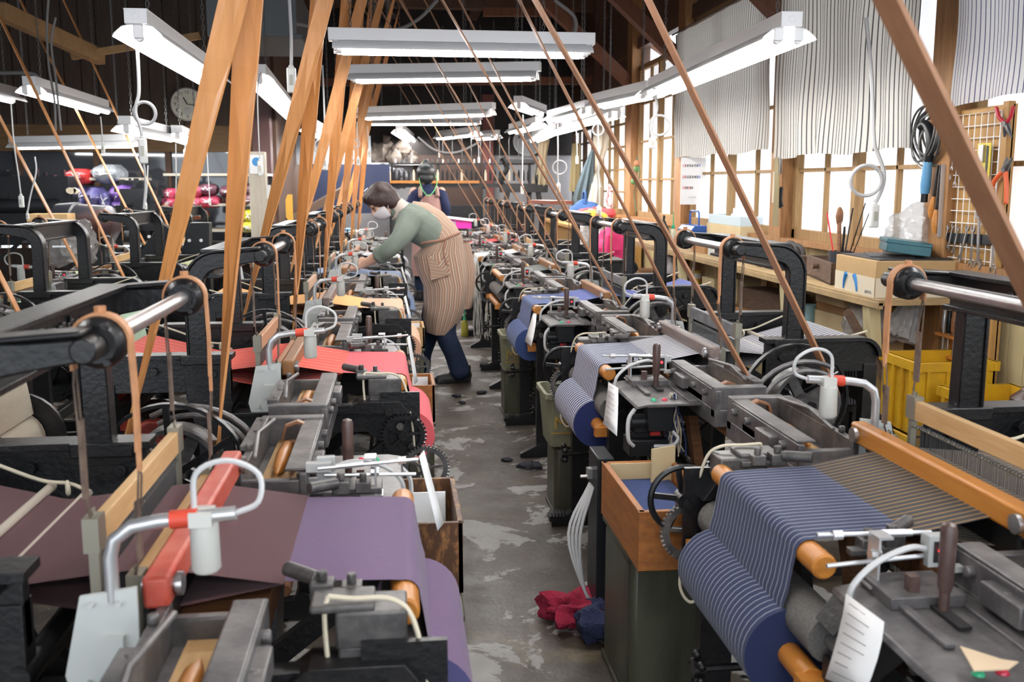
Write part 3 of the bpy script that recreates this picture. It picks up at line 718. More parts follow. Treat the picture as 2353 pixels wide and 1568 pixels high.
def window(k, y0, y1, z0, z1, cols, rows, wood=wood_w, mid=True, x=XW):
    b = MB(); t = .045
    b.box((x, (y0 + y1) / 2, z0 + .03), (.06, y1 - y0, .06)); b.box((x, (y0 + y1) / 2, z1 - .025), (.06, y1 - y0, .05))
    for y in (y0 + t / 2, y1 - t / 2): b.box((x, y, (z0 + z1) / 2), (.06, t, z1 - z0))
    for c in range(1, cols):
        y = y0 + (y1 - y0) * c / cols; w = .055 if (mid and c == cols // 2) else .022
        b.box((x - (.012 if w > .03 else 0), y, (z0 + z1) / 2), (.055 if w > .03 else .03, w, z1 - z0))
    for r in range(1, rows):
        z = z0 + (z1 - z0) * r / rows; b.box((x, (y0 + y1) / 2, z), (.03, y1 - y0, .022))
    o = struct(b.build('window_%d' % k, wood, smooth=False, bev=.002))
    g = MB(); g.box((x + .02, (y0 + y1) / 2, (z0 + z1) / 2), (.006, y1 - y0 - .04, z1 - z0 - .04)); g.build('panes', glass, o, smooth=False); return o
window(1, 4.47, 6.21, 1.0, 2.72, 4, 4)
window(2, 6.43, 8.50, 1.0, 2.72, 4, 4)
window(3, 8.75, 10.43, 1.0, 2.55, 4, 4)
window(4, 10.68, 12.40, 1.0, 2.26, 4, 5)
window(5, 12.6, 14.4, 1.0, 2.1, 4, 5, wood_d)
window(6, 2.2, 4.24, 1.0, 2.72, 4, 4)
# back wall and the left partition
b = MB(); b.box((.7, YB + .05, ZC / 2), (3.9, .1, ZC)); struct(b.build('wall_back', plaster, smooth=False))
b = MB(); b.box((.7, YB - .02, 2.75), (3.9, .06, 2.0)); struct(b.build('wall_back_upper', dark_ceil, smooth=False))
b = MB(); b.box((-1.25, 12.6, ZC / 2), (.08, 4.0, ZC)); struct(b.build('wall_passage', wood_d, smooth=False))
b = MB(); b.box((-3.4, YL + .05, 2.85), (4.2, .1, 1.85)); n = 26
for k in range(n): b.box((-5.5 + (k + .5) * 4.2 / n, YL - .01, 2.85), (4.2 / n - .012, .03, 1.85))
struct(b.build('wall_left_upper', panel_d, smooth=False))
b = MB(); b.box((-3.4, YL + .04, 1.80), (4.2, .09, .27)); struct(b.build('trim_9', mat('brown fascia board', (.16, .095, .045), .6, 0, .3, (.12, .07, .03), 4, .4, .7, stretch=(.6, 3, 8)), smooth=False))
b = MB(); b.box((-3.4, YL + .05, .35), (4.2, .1, .7)); struct(b.build('wall_left', panel_d, smooth=False))
b = MB(); b.box((XL - .05, 5.7, ZC / 2), (.1, 18, ZC)); struct(b.build('wall_far_left', dark_ceil, smooth=False))
b = MB()
b.box((-1.33, 10.45, ZC / 2), (.18, .20, ZC)); struct(b.build('trim_10', mat('maroon painted post', (.060, .022, .020), .5), smooth=False, bev=.004))
b = MB()
for x in (-5.2, -4.5, -3.75, -3.0, -2.3, -1.6): b.box((x, YL + .03, 1.2), (.05, .06, 1.0))
b.box((-3.4, YL + .03, 1.18), (4.1, .05, .03)); struct(b.build('trim_11', wood_d, smooth=False))
# partition glazing: dark glass that mirrors the lamps
b = MB(); b.box((-3.4, YL + .06, 1.2), (4.1, .008, .95)); struct(b.build('window_7', mat('dark mirror-like glazing', (.05, .055, .065), .06, 0, .9), smooth=False))
# roof timbers
b = MB()
for y in (3.2, 6.32, 8.62, 10.55, 12.7): b.box((-1.4, y, 3.56), (8.0, .14, .20))
for x in (-3.6, -1.6, 1.1): b.box((x, 5.7, 3.68), (.14, 17.8, .14))
struct(b.build('ceiling_beams', wood_d, smooth=False))
brace = mat('red brown brace timber', (.13, .045, .018), .6, 0, .35, (.085, .03, .014), 6, .4, .7, stretch=(4, 9, 1))
for k, y in enumerate((6.32, 8.62, 10.55)):
    b = MB(); b.bar((XW - .06, y, 2.35), (1.15, y, 3.56), .11, .13, up=Vector((0, 1, 0))); struct(b.build('trim_%d' % (12 + k), brace, smooth=False, bev=.004))
b = MB(); b.bar(at(0, 25, y=7.0), at(232, 132, y=8.2), .07, .11); o = b.build('roof_batten', mat('bare pine batten', (.34, .20, .09), .6, 0, .3, (.26, .15, .06), 6), smooth=False); tag(o, 'long bare pine batten slanting across the dark ceiling at the left', 'beam')
b = MB(); b.bar(at(165, 130, y=8.1), at(460, 82, y=8.1), .05, .05); o = b.build('roof_batten', mat('bare pine batten', (.34, .20, .09)), smooth=False); tag(o, 'short pine batten crossing under the end of the long one', 'beam')
for (a, c_, y) in (((1320, 28), (1110, 28), 11.5), ((1400, 185), (640, 190), 12.8), ((1395, 30), (1640, 200), 12.2)):
    b = MB(); b.bar(at(*a, y=y), at(*c_, y=y), .07, .09); o = b.build('roof_batten', brace, smooth=False)
    tag(o, {11.5: 'red brown roof timber above the nearest cross lamp', 12.8: 'long red brown tie beam behind the second cross lamp', 12.2: 'slanting red brown brace left of the striped curtains'}[y], 'beam')

# ---------------------------------------------------------------- fluorescent lamps
tube_m = bpy.data.materials.new('lit tube'); tube_m.use_nodes = True
q = tube_m.node_tree.nodes['Principled BSDF']; q.inputs['Base Color'].default_value = (.9, .9, .9, 1); q.inputs['Emission Color'].default_value = (1, .985, .96, 1); q.inputs['Emission Strength'].default_value = 46
def chain(b, p, z1, link=.034, r=.0022):
    z = p[2]; k = 0
    while z < z1:
        d = Vector((1, 0, 0)) if k % 2 else Vector((0, 1, 0)); c = Vector((p[0], p[1], z)); h = link * .5; w = .0065
        b.tube([c + Vector((0, 0, -h)), c + d * w + Vector((0, 0, -h * .5)), c + d * w + Vector((0, 0, h * .5)), c + Vector((0, 0, h)), c - d * w + Vector((0, 0, h * .5)), c - d * w + Vector((0, 0, -h * .5))], r, 4, closed=True)
        z += link * .78; k += 1
def lamp(a, c, label, tubes=2, wide=.20, chains=(.12, .88), ztop=3.45, group=None, hide=()):
    """a hung fitting; a and c are the two ends of its tubes"""
    a, c = Vector(a), Vector(c); mid = (a + c) / 2; L = (c - a).length; d = (c - a).normalized()
    ang = math.atan2(d.y, d.x); t = empty('fluorescent_lamp', mid, ang, label, 'lamp', group)
    tilt = Matrix.Rotation(-math.asin(max(-1, min(1, d.z))), 4, 'Y')
    hl = L / 2; hb = .085
    b = MB(); b.box((0, 0, .085), (L + .06, hb, .055)); b.box((0, 0, .113), (L + .06, hb + .004, .004))
    b.cyl((hl + .029, 0, .085), (hl + .032, 0, .085), .014, 12); b.cyl((-hl - .032, 0, .085), (-hl - .029, 0, .085), .014, 12)
    b.xf(tilt); b.build('lamp_housing', white_p, t, bev=.002)
    W = wide / 2; b = MB(); prof = [(-W, .010), (-W * .93, .022), (-W * .62, .048), (-W * .25, .056), (W * .25, .056), (W * .62, .048), (W * .93, .022), (W, .010)]
    th = .003; outer = [(y, z + th) for y, z in prof]
    poly = prof + outer[::-1]; n = len(poly)
    vs = [(-hl - .01, y, z) for y, z in poly] + [(hl + .01, y, z) for y, z in poly]
    m8 = len(prof)
    fs = [(i, (i + 1) % n, n + (i + 1) % n, n + i) for i in range(n)]
    for e in (0, n):
        for i in range(m8 - 1): fs.append((e + i, e + i + 1, e + n - 2 - i, e + n - 1 - i))
    b.add(vs, fs); b.xf(tilt); b.build('reflector', white_p, t, ang=.9)
    ys = (0,) if tubes == 1 else (-.04, .04)
    for y in ys:
        b = MB(); b.cyl((-hl + .035, y, .012), (hl - .035, y, .012), .0155, 12); b.xf(tilt); b.build('lamp_tube', tube_m, t)
        for s_ in (-1, 1):
            b = MB(); b.box((s_ * (hl - .006), y, .032), (.022, .036, .050)); b.cyl((s_ * (hl - .035), y, .012), (s_ * (hl - .008), y, .012), .0165, 12); b.xf(tilt); b.build('lampholder', white_p, t, bev=.003)
    for q in chains:
        b = MB(); x = (q - .5) * L; zz = .115 - math.tan(math.asin(d.z)) * -x
        chain(b, (x, 0, zz), ztop - mid.z); b.build('hanging_chain', chainm, t, smooth=False)
    return t
ZL = 1.97
def lampz(p0, p1, label, z=ZL, z1=None, **k): return lamp(at(*p0, z=z), at(*p1, z=z1 or z), label, **k)
GA, GW = 'lamps hung across the aisle', 'lamps in line along the windows'
lampz((770, 122), (1350, 132), 'nearest of the wide fluorescent lamps hung across the aisle', 1.975, group=GA, chains=(.06, .82))
lampz((812, 190), (1232, 184), 'second wide lamp across the aisle, with a stained label strip', 2.02, group=GA, chains=(.1, .9))
lampz((832, 275), (1128, 266), 'third wide lamp across the aisle, just above the fourth', 1.94, group=GA, chains=(.1, .8))
lampz((848, 288), (1102, 287), 'fourth wide lamp across the aisle, tucked below the third', 2.0, group=GA, tubes=1)
lampz((1812, 98), (1506, 222), 'big twin-tube lamp in front of the striped curtains', 1.90, group=GW, chains=(.06, .90), wide=.22)
lampz((1492, 226), (1374, 250), 'lamp continuing the big curtain lamp towards the back', 1.92, group=GW, wide=.22)
lampz((1352, 262), (1268, 282), 'short looking twin lamp left of the curtain lamp line, over the window row', 1.93, group=GW)
lampz((1412, 272), (1326, 292), 'lamp behind the grey knotted cord, in front of the far bright window', 1.90, group=GW)
lampz((1322, 297), (1268, 311), 'small distant lamp below the twin lamp of the window row', 1.88, group=GW)
lampz((1268, 308), (1228, 327), 'distant twin lamp glaring end-on above the far curtain', 1.86, group=GW)
lampz((1192, 250), (1246, 268), 'small lamp hanging alone high before the dark roof', 2.03, tubes=1, group='far lamps')
lampz((1010, 321), (1094, 312), 'far lamp above the winding machine, left of the clock', 1.95, group='far lamps')
lampz((1178, 308), (1238, 294), 'far lamp in front of the pale wall clock', 1.92, group='far lamps')
lampz((1100, 322), (1140, 319), 'far small lamp over the middle of the winding machine', 1.93, group='far lamps')
lampz((918, 308), (950, 330), 'far twin lamp above the standing person', 1.93, group='far lamps')
lampz((318, 92), (498, 200), 'big lamp at upper left with a knotted grey cord from its end', 1.90, group='lamps left of the aisle', tubes=1, chains=(.1, .8), wide=.19)
lampz((597, 192), (684, 282), 'single lamp beside the two orange belts, its near end holding a thin cord', 1.97, group='lamps left of the aisle', tubes=1, wide=.19)
lampz((72, 217), (238, 262), 'lamp at far left under the slanting batten', 1.93, group='lamps left of the aisle')
lampz((35, 343), (308, 339), 'wide lamp seen side-on at far left, red belt crossing it', 1.66, group='lamps left of the aisle', tubes=1)
lampz((-120, 345), (75, 362), 'lamp cut by the left edge, lower of the two there', 1.68, group='lamps left of the aisle', tubes=1)
lampz((-120, 205), (30, 238), 'lamp cut by the left edge, upper of the two there', 1.93, group='lamps left of the aisle', tubes=1)
lampz((290, 306), (395, 326), 'small lamp right of the wide side-on lamp', 1.69, group='lamps left of the aisle', tubes=1)
lampz((408, 322), (455, 338), 'smallest lamp before the ochre wall, beside the orange belt', 1.69, group='lamps left of the aisle', tubes=1)
lampz((715, 305), (760, 325), 'far lamp glowing between the left belts', 1.78, group='far lamps')
lampz((772, 325), (792, 345), 'faint far lamp right beside the glowing one between belts', 1.80, group='far lamps')

# ---------------------------------------------------------------- light
w = bpy.data.worlds.new('World'); S.world = w; w.use_nodes = True
w.node_tree.nodes['Background'].inputs['Color'].default_value = (.85, .92, 1, 1); w.node_tree.nodes['Background'].inputs['Strength'].default_value = 3.3
S.view_settings.view_transform = 'Standard'; S.view_settings.look = 'None'; S.view_settings.gamma = 1; S.view_settings.exposure = 0.0
S.cycles.use_denoising = True
S.cycles.max_bounces = 6; S.cycles.diffuse_bounces = 4; S.cycles.glossy_bounces = 3; S.cycles.transmission_bounces = 6; S.cycles.transparent_max_bounces = 8
S.cycles.caustics_reflective = False; S.cycles.caustics_refractive = False
S.cycles.sample_clamp_indirect = 6
# ---------------------------------------------------------------- people
skin = mat('skin', (.62, .36, .25), .5, 0, .4)
denim = mat('dark blue denim', (.014, .022, .048), .85, 0, .2, (.028, .042, .085), 9, .4, .75)
shoe_m = mat('black shoe', (.010, .010, .011), .6)
sage = mat('sage green shirt', (.205, .235, .20), .85, 0, .2, (.165, .195, .165), 10, .4, .7, bump=.3, bscale=14)
navyk = mat('navy shirt', (.020, .026, .065), .85, 0, .2)
hair_b = mat('dark brown hair', (.024, .010, .008), .42, 0, .4, (.05, .020, .014), 30, .4, .7, stretch=(1, 6, 1), bump=.5, bscale=40)
hair_k = mat('black hair', (.010, .013, .014), .4)
mask_m = mat('pale mask', (.66, .62, .64), .8)
apron_m = stripes('beige striped apron', (.43, .30, .22), [(.042, .011, (.30, .155, .11), 0), (.042, .005, (.17, .12, .09), .018), (.042, .004, (.60, .50, .40), .028)], grain=.12)
apron2_m = stripes('pink and olive striped apron', (.40, .25, .24), [(.034, .008, (.33, .10, .11), 0), (.034, .008, (.20, .17, .09), .017)], grain=.1)
def voxel(b, name, m, parent, size=.007, smooth=4, loc=None):
    o = b.build(name, m, None, recalc=True)
    r = o.modifiers.new('r', 'REMESH'); r.mode = 'VOXEL'; r.voxel_size = size; r.use_smooth_shade = True
    s_ = o.modifiers.new('s', 'SMOOTH'); s_.factor = .5; s_.iterations = smooth
    dg = bpy.context.evaluated_depsgraph_get(); me = bpy.data.meshes.new_from_object(o.evaluated_get(dg))
    bpy.data.objects.remove(o); me.name = name; me.materials.clear(); me.materials.append(m)
    me.polygons.foreach_set('use_smooth', [True] * len(me.polygons))
    q = bpy.data.objects.new(name, me); COL.objects.link(q)
    if parent:
        q.parent = parent; q.matrix_parent_inverse = Matrix.Translation(-parent.location)
    return q
def kid(o, parent): o.parent = parent; o.matrix_parent_inverse = Matrix.Translation(-parent.location); return o
def limb(b, pts, rs, n=12):
    pts = [Vector(p) for p in pts]; fine = []; fr = []
    sp = spline(pts, 5)
    m_ = len(sp)
    for i, p in enumerate(sp):
        t = i / 5; k = min(int(t), len(rs) - 2); fr.append(rs[k] + (rs[k + 1] - rs[k]) * (t - k)); fine.append(p)
    b.tube(fine, fr, n); b.ball(fine[0], fr[0], n, 8); b.ball(fine[-1], fr[-1], n, 8)
def loft(rings, n=40, close=True):
    """rings: (centre, u-axis vec, v-axis vec, optional wobble) elliptical cloth tube with UVs"""
    b = MB(); run = 0; prev = None
    for i, (c, u, v, wob) in enumerate(rings):
        c, u, v = Vector(c), Vector(u), Vector(v)
        if prev is not None: run += (c - prev).length
        prev = c; per = PI * (u.length + v.length)
        for k in range(n + 1):
            a = 2 * PI * k / n; f = 1 + wob * math.sin(a * 7 + i * .35) + wob * .6 * math.sin(a * 3 + 1.3 * i)
            b.v.append(tuple(c + (u * math.cos(a) + v * math.sin(a)) * f)); b.uv[len(b.v) - 1] = (1.15 * k / n, run)
    for i in range(len(rings) - 1):
        for k in range(n): b.f.append((i * (n + 1) + k, i * (n + 1) + k + 1, (i + 1) * (n + 1) + k + 1, (i + 1) * (n + 1) + k))
    return b
def hand(b, w, d, side, curl, s=1., thumb=1):
    """palm, four bent fingers of different length, thumb off the side of the palm"""
    w, d, side, curl = Vector(w), Vector(d).normalized(), Vector(side).normalized(), Vector(curl).normalized()
    pc = w + d * .05 * s; base = w + d * .088 * s
    for k in (-1.2, -.4, .4, 1.2): b.tube([w + side * k * .012 * s, pc + side * k * .019 * s, base + side * k * .020 * s], [.014 * s, .0145 * s, .011 * s], 8)
    b.ball(pc, .027 * s, 10, 6)
    for k, L, cu in ((-1.5, .062, .5), (-.5, .074, .62), (.5, .070, .72), (1.5, .055, .85)):
        p0 = base + side * k * .0145 * s; p = [p0]; dd = d.copy()
        for q in range(3):
            dd = (dd + curl * cu * (.55 if q else .4)).normalized(); p.append(p[-1] + dd * L * s * (.42, .33, .25)[q])
        b.tube(p, [.0098 * s, .0092 * s, .0085 * s, .0068 * s], 8); b.ball(p[-1], .0068 * s, 8, 6); b.ball(p[0], .0105 * s, 8, 6)
    t0 = w + d * .03 * s + side * thumb * -.024 * s; t1 = t0 + (d * .7 - side * thumb * .8 + curl * .5).normalized() * .034 * s; t2 = t1 + (d * .95 - side * thumb * .1 + curl * .5).normalized() * .030 * s
    b.tube([t0, t1, t2], [.0135 * s, .0105 * s, .008 * s], 8); b.ball(t2, .008 * s, 8, 6); b.ball(t0, .0135 * s, 8, 6)
def head(b, c, fwd, up):
    """skull, jaw, nose, brow, ears; returns the local frame"""
    fwd, up = Vector(fwd).normalized(), Vector(up); up = (up - fwd * up.dot(fwd)).normalized(); lf = up.cross(fwd)
    R = Matrix((fwd, lf, up)).transposed().to_4x4(); T = Matrix.Translation(Vector(c)) @ R
    s0 = len(b.v); b.ball((0, 0, .02), (.092, .074, .092), 18, 14); b.ball((.028, 0, -.045), (.058, .056, .064), 16, 12); b.ball((.05, 0, -.085), (.03, .032, .024), 12, 8)
    b.tube([(.082, 0, .012), (.098, 0, -.012), (.107, 0, -.030)], [.008, .011, .013], 8); b.ball((.103, 0, -.034), (.012, .016, .010), 10, 6)
    for sg in (-1, 1): b.ball((.075, sg * .034, .026), (.018, .026, .010), 10, 6); b.ball((-.002, sg * .076, -.012), (.018, .008, .030), 10, 8); b.ball((.062, sg * .040, -.022), (.022, .020, .020), 10, 6)
    b.ball((.084, 0, -.062), (.012, .022, .008), 10, 6)
    b.xf(T, s0); return T
def face_bits(T, parent):
    b = MB()
    for sg in (-1, 1): b.ball((.083, sg * .033, .006), (.008, .013, .0065), 10, 6)
    b.xf(T); kid(b.build('eye', mat('dark eye', (.03, .02, .018), .2)), parent)
    b = MB()
    for sg in (-1, 1): b.tube([(.089, sg * .018, .030), (.087, sg * .034, .036), (.078, sg * .050, .030)], .004, 6)
    b.xf(T); kid(b.build('eyebrow', hair_k, None), parent)
Y0 = 6.72
def W(px, py, y=Y0): return at(px, py, y=y)
t = empty('person', (.26, Y0, 0), 0, 'person in sage shirt and striped apron bent over the pale blue loom', 'person')
b = MB()
NE, SH = W(914, 480), W(935, 505)
hd = head(b, W(879, 463), (-.74, -.16, -.66), (-.62, 0, .78))
limb(b, [hd @ Vector((-.02, 0, -.05)), W(908, 478), W(928, 490), W(965, 515), W(1010, 560), W(1022, 632)], [.052, .05, .07, .09, .09, .11])
wr1, wr2 = W(836, 607, 6.58), W(850, 597, 6.88)
limb(b, [W(945, 515, 6.60), W(900, 566, 6.50), W(868, 590, 6.54), wr1], [.055, .043, .040, .026]); limb(b, [W(945, 512, 6.86), W(905, 562, 6.93), W(880, 582, 6.91), wr2], [.055, .043, .038, .026])
hand(b, wr1, W(800, 620, 6.60) - wr1, (0, 1, .25), (-.25, .0, -1), 1.08, thumb=-1)
hand(b, wr2, W(815, 603, 6.86) - wr2, (0, -1, .2), (-.3, 0, -.9), 1.05, thumb=-1)
limb(b, [W(1026, 645, 6.63), W(1022, 755, 6.64), W(1056, 850, 6.66)], [.075, .05, .035]); limb(b, [W(1018, 645, 6.84), W(990, 760, 6.92), W(966, 850, 6.95)], [.075, .05, .035])
body = voxel(b, 'body', skin, t, .0055, 3)
face_bits(hd, t)
# shirt
b = MB(); limb(b, [W(912, 482), W(932, 497), W(965, 520), W(1000, 548), W(1018, 600)], [.062, .105, .122, .115, .12], 16)
limb(b, [W(942, 507, 6.62), W(922, 545, 6.50), W(896, 571, 6.48), W(874, 586, 6.53)], [.088, .066, .058, .052]); limb(b, [W(940, 505, 6.84), W(920, 545, 6.92), W(900, 565, 6.94), W(884, 580, 6.91)], [.08, .062, .056, .052])
b.lathe(W(880, 582, 6.52), W(868, 591, 6.54), [(0, .055), (.006, .060), (.040, .061), (.046, .052)], 16)
b.lathe(W(890, 575, 6.92), W(878, 584, 6.91), [(0, .055), (.006, .060), (.040, .061), (.046, .052)], 16)
voxel(b, 'shirt', sage, t, .008, 3)
b = MB(); b.tube([W(908, 470), W(916, 478), W(924, 488)], [.060, .066, .085], 16); kid(b.build('collar', mat('pale collar', (.60, .50, .44), .8)), t)
# apron: yoke over the back, then the wrapped skirt
vY = Vector((0, 1, 0))
def ring(px, py, hw, hd_, tilt=0, wob=.0, y=Y0): return (W(px, py, y), Vector((math.cos(tilt), 0, math.sin(tilt))) * hw, vY * hd_, wob)
b = loft([ring(936, 482, .070, .075, .95, .0, 6.80), ring(958, 496, .112, .120, .85, .01, 6.80), ring(985, 516, .126, .140, .75, .01, 6.79), ring(1010, 540, .128, .150, .55, .01, 6.76), ring(1020, 560, .132, .155, .3, .01, 6.73)], 40)
kid(b.build('apron_bib', apron_m), t)
b = loft([ring(1018, 553, .132, .160, .25, .010), ring(1008, 580, .172, .185, .15, .016), ring(1014, 615, .172, .198, .06, .022), ring(1024, 655, .152, .200, .0, .03), ring(1022, 698, .140, .200, -.03, .04), ring(1014, 735, .126, .195, -.08, .045), ring(1008, 763, .085, .165, -.10, .05)], 56)
sk = kid(b.build('apron_skirt', apron_m), t)
b = loft([ring(1040, 560, .12, .12, .1, .01, 6.86), ring(1050, 620, .13, .14, 0, .015, 6.88), ring(1052, 665, .115, .15, 0, .02, 6.88), ring(1052, 706, .10, .15, 0, .025, 6.88)], 40); kid(b.build('apron_back', apron_m), t)
b = MB(); P = [W(1058, 534, 6.70), W(1040, 541, 6.585), W(1018, 551, 6.555), W(990, 556, 6.56), W(968, 560, 6.60)]; b.tube(spline(P, 5), .009, 8); b.tube(spline([W(1022, 552, 6.55), W(1020, 580, 6.53), W(1028, 610, 6.51)], 5), .006, 6); kid(b.build('apron_tie', apron_m), t)
b = MB(); c0, c1, c2, c3 = W(985, 590, 6.545), W(1030, 583, 6.53), W(1034, 632, 6.50), W(990, 645, 6.525)
b.add([c0, c1, c2, c3] + [q + Vector((0, .012, 0)) for q in (c0, c1, c2, c3)], [(0, 1, 2, 3), (4, 7, 6, 5), (0, 4, 5, 1), (1, 5, 6, 2), (2, 6, 7, 3), (3, 7, 4, 0)]); b.uv = {k: (.1 * (k % 4), 0) for k in range(8)}; kid(b.build('apron_pocket', apron_m), t)
# trousers and shoes
b = MB(); limb(b, [W(1028, 640, 6.63), W(1026, 700, 6.63), W(1024, 765, 6.64), W(1042, 810, 6.66), W(1057, 852, 6.67)], [.095, .085, .072, .066, .070], 16)
limb(b, [W(1018, 640, 6.83), W(1000, 705, 6.88), W(985, 765, 6.92), W(972, 810, 6.95), W(967, 848, 6.96)], [.095, .085, .074, .064, .066], 16); b.ball(W(1022, 640, 6.73), (.11, .16, .10), 14, 10)
voxel(b, 'trousers', denim, t, .009, 3)
def shoe(toe, heel, name='shoe'):
    toe, heel = Vector(toe), Vector(heel); d = (toe - heel).normalized(); L = (toe - heel).length; ang = math.atan2(d.y, d.x)
    b = MB(); R = Matrix.Translation(heel) @ Matrix.Rotation(ang, 4, 'Z')
    b.ball((L * .18, 0, .045), (L * .2, .040, .050), 14, 8); b.ball((L * .62, 0, .032), (L * .40, .046, .036), 14, 8); b.ball((L * .40, 0, .05), (L * .25, .040, .045), 12, 8); b.box((L * .5, 0, .012), (L * .92, .075, .024)); b.cyl((L * .2, 0, .05), (L * .2, 0, .12), .048, 12)
    b.xf(R); return b
f1 = at(997, 874, z=.0); f2 = at(1080, 868, z=.0)
voxel(shoe((f1.x, 6.66, 0), (f2.x, 6.72, 0)), 'shoe', shoe_m, t, .007, 3)
voxel(shoe((W(950, 862, 6.98).x - .05, 6.93, 0), (W(986, 862, 6.98).x, 6.98, 0)), 'shoe', shoe_m, t, .007, 3)
# hair and mask
def hair_bob(T, parent, m, bun=False, sweep=0.):
    b = MB(); b.ball((-.014, 0, .035), (.104, .088, .092), 18, 12); b.ball((-.055, 0, -.015), (.062, .078, .075), 16, 10)
    if bun: b.ball((-.03, 0, .145), .034, 12, 8); b.ball((-.02, 0, .03), (.108, .108, .112), 16, 12); b.ball((-.06, 0, -.04), (.055, .085, .075), 14, 10)
    else:
        for sg in (-1, 1): b.ball((-.012, sg * .062, .018), (.075, .030, .062), 14, 10); b.ball((.045, sg * .05, .058), (.045, .034, .040), 12, 8)
        b.ball((.046, 0, .074), (.054, .064, .046), 14, 10); b.ball((-.06, 0, -.035), (.05, .076, .070), 14, 10)
        for sg in (-1, 1): b.ball((-.030, sg * .060, -.030), (.050, .030, .056), 12, 8); b.ball((.052, sg * .058, .040), (.028, .022, .040), 10, 8)
    b.xf(T); return voxel(b, 'hair', m, parent, .006, 8)
hair_bob(hd, t, hair_b)
def face_mask(T, parent, m):
    b = MB(); n = 12; rows = [(-.018, .104, .060), (-.040, .112, .062), (-.066, .102, .060), (-.094, .080, .050), (-.108, .052, .036)]
    for (z, fx, sy) in rows:
        for k in range(n + 1):
            a = -1.45 + 2.9 * k / n; b.v.append((fx * math.cos(a) * 1.03 + (.012 if fx > .09 else .02) * (1 - math.cos(a)), (sy + .012) * math.sin(a), z))
    for i in range(4):
        for k in range(n): b.f.append((i * (n + 1) + k, i * (n + 1) + k + 1, (i + 1) * (n + 1) + k + 1, (i + 1) * (n + 1) + k))
    for sg in (-1, 1): b.tube([(.03, sg * .072, -.03), (.0, sg * .082, .0), (-.012, sg * .084, .015), (-.012, sg * .084, -.02), (.03, sg * .066, -.085)], .0022, 5)
    b.xf(T); o = b.build('face_mask', m, None); o.modifiers.new('t', 'SOLIDIFY').thickness = .003; return kid(o, parent)
face_mask(hd, t, mask_m)
b = MB(); b.box(hd @ Vector((.03, -.0, .129)), (.03, .012, .005), hd.to_3x3()); b.box(hd @ Vector((.055, -.072, .105)), (.022, .004, .006), hd.to_3x3()); kid(b.build('hair_clip', alu), t)

# the second person, seen from behind
Y1 = 11.6
def V(px, py, y=Y1): return at(px, py, y=y)
t = empty('person', (.34, Y1, 0), 0, 'person standing with back turned, navy sleeves, striped apron and hair in a bun', 'person')
b = MB(); hd = head(b, V(979, 402), (-.08, 1, -.12), (0, .1, 1))
limb(b, [hd @ Vector((-.02, 0, -.05)), V(980, 425), V(982, 440), V(985, 480), V(983, 530)], [.05, .047, .08, .10, .11])
for sx, a in ((-1, [(952, 440), (941, 478), (945, 512), (952, 520)]), (1, [(1014, 440), (1024, 478), (1020, 515), (1010, 528)])):
    p = [V(*q, Y1 + (.0, .0, .10, .22)[i]) for i, q in enumerate(a)]; limb(b, p, [.05, .042, .036, .026]); hand(b, p[-1], (-sx * .3, 1, -.2), (0, 0, 1), (-sx, .2, 0), 1.0)
limb(b, [V(970, 545), V(968, 615), V(964, 680)], [.08, .055, .035]); limb(b, [V(996, 545), V(998, 615), V(998, 682)], [.08, .055, .035])
voxel(b, 'body', skin, t, .007, 3); face_bits(hd, t)
b = MB(); limb(b, [V(981, 430), V(982, 444), V(984, 480), V(983, 530)], [.065, .12, .125, .12], 16); b.ball(V(962, 447), (.09, .08, .07)); b.ball(V(1004, 447), (.09, .08, .07))
for a in ([(956, 447), (941, 480), (945, 508)], [(1012, 447), (1024, 480), (1021, 512)]): limb(b, [V(*q, Y1 + (0, 0, .09)[i]) for i, q in enumerate(a)], [.075, .062, .05])
voxel(b, 'shirt', navyk, t, .009, 3)
def ringv(px, py, hw, hd_, wob=0., y=Y1): return (V(px, py, y), Vector((1, 0, 0)) * hw, vY * hd_, wob)
b = loft([ringv(986, 447, .105, .125), ringv(987, 460, .128, .150), ringv(987, 490, .140, .160, .005), ringv(986, 525, .15, .16, .01), ringv(985, 560, .19, .18, .015), ringv(984, 600, .20, .19, .02), ringv(984, 632, .20, .19, .025)], 48); kid(b.build('apron', apron2_m), t)
for sg in (-1, 1):
    b = MB(); b.tube(spline([V(986 + sg * 20, 452, Y1 - .13), V(985 + sg * 19, 437, Y1 - .07), V(985 + sg * 18, 432, Y1), V(985 + sg * 16, 445, Y1 + .12)], 5), .024, 8); b.uv = {k: (.01 * (k % 8), 0) for k in range(len(b.v))}; kid(b.build('apron_strap', apron2_m), t)
b = MB(); limb(b, [V(970, 540), V(968, 615), V(965, 683)], [.10, .08, .07]); limb(b, [V(996, 540), V(998, 615), V(998, 684)], [.10, .08, .07]); b.ball(V(983, 545), (.17, .12, .1)); voxel(b, 'trousers', denim, t, .010, 2)
for x in (.255, .42): voxel(shoe((x, Y1 + .14, 0), (x, Y1 - .1, 0)), 'shoe', shoe_m, t, .008, 2)
hair_bob(hd, t, hair_k, bun=True); face_mask(hd, t, mask_m)
b = MB(); b.tube(spline([V(962, 400, Y1 - .0), V(965, 418, Y1 - .07), V(970, 435, Y1 - .13), V(985, 450, Y1 - .165), V(1000, 434, Y1 - .13), V(1004, 415, Y1 - .07), V(999, 400, Y1)], 6), .006, 6); kid(b.build('neck_cord', mat('green cord', (.15, .5, .18), .6)), t)
b = MB(); b.box(hd @ Vector((-.03, .035, .13)), (.012, .02, .03), hd.to_3x3()); kid(b.build('hair_clip', mat('yellow clip', (.6, .55, .05), .5)), t)
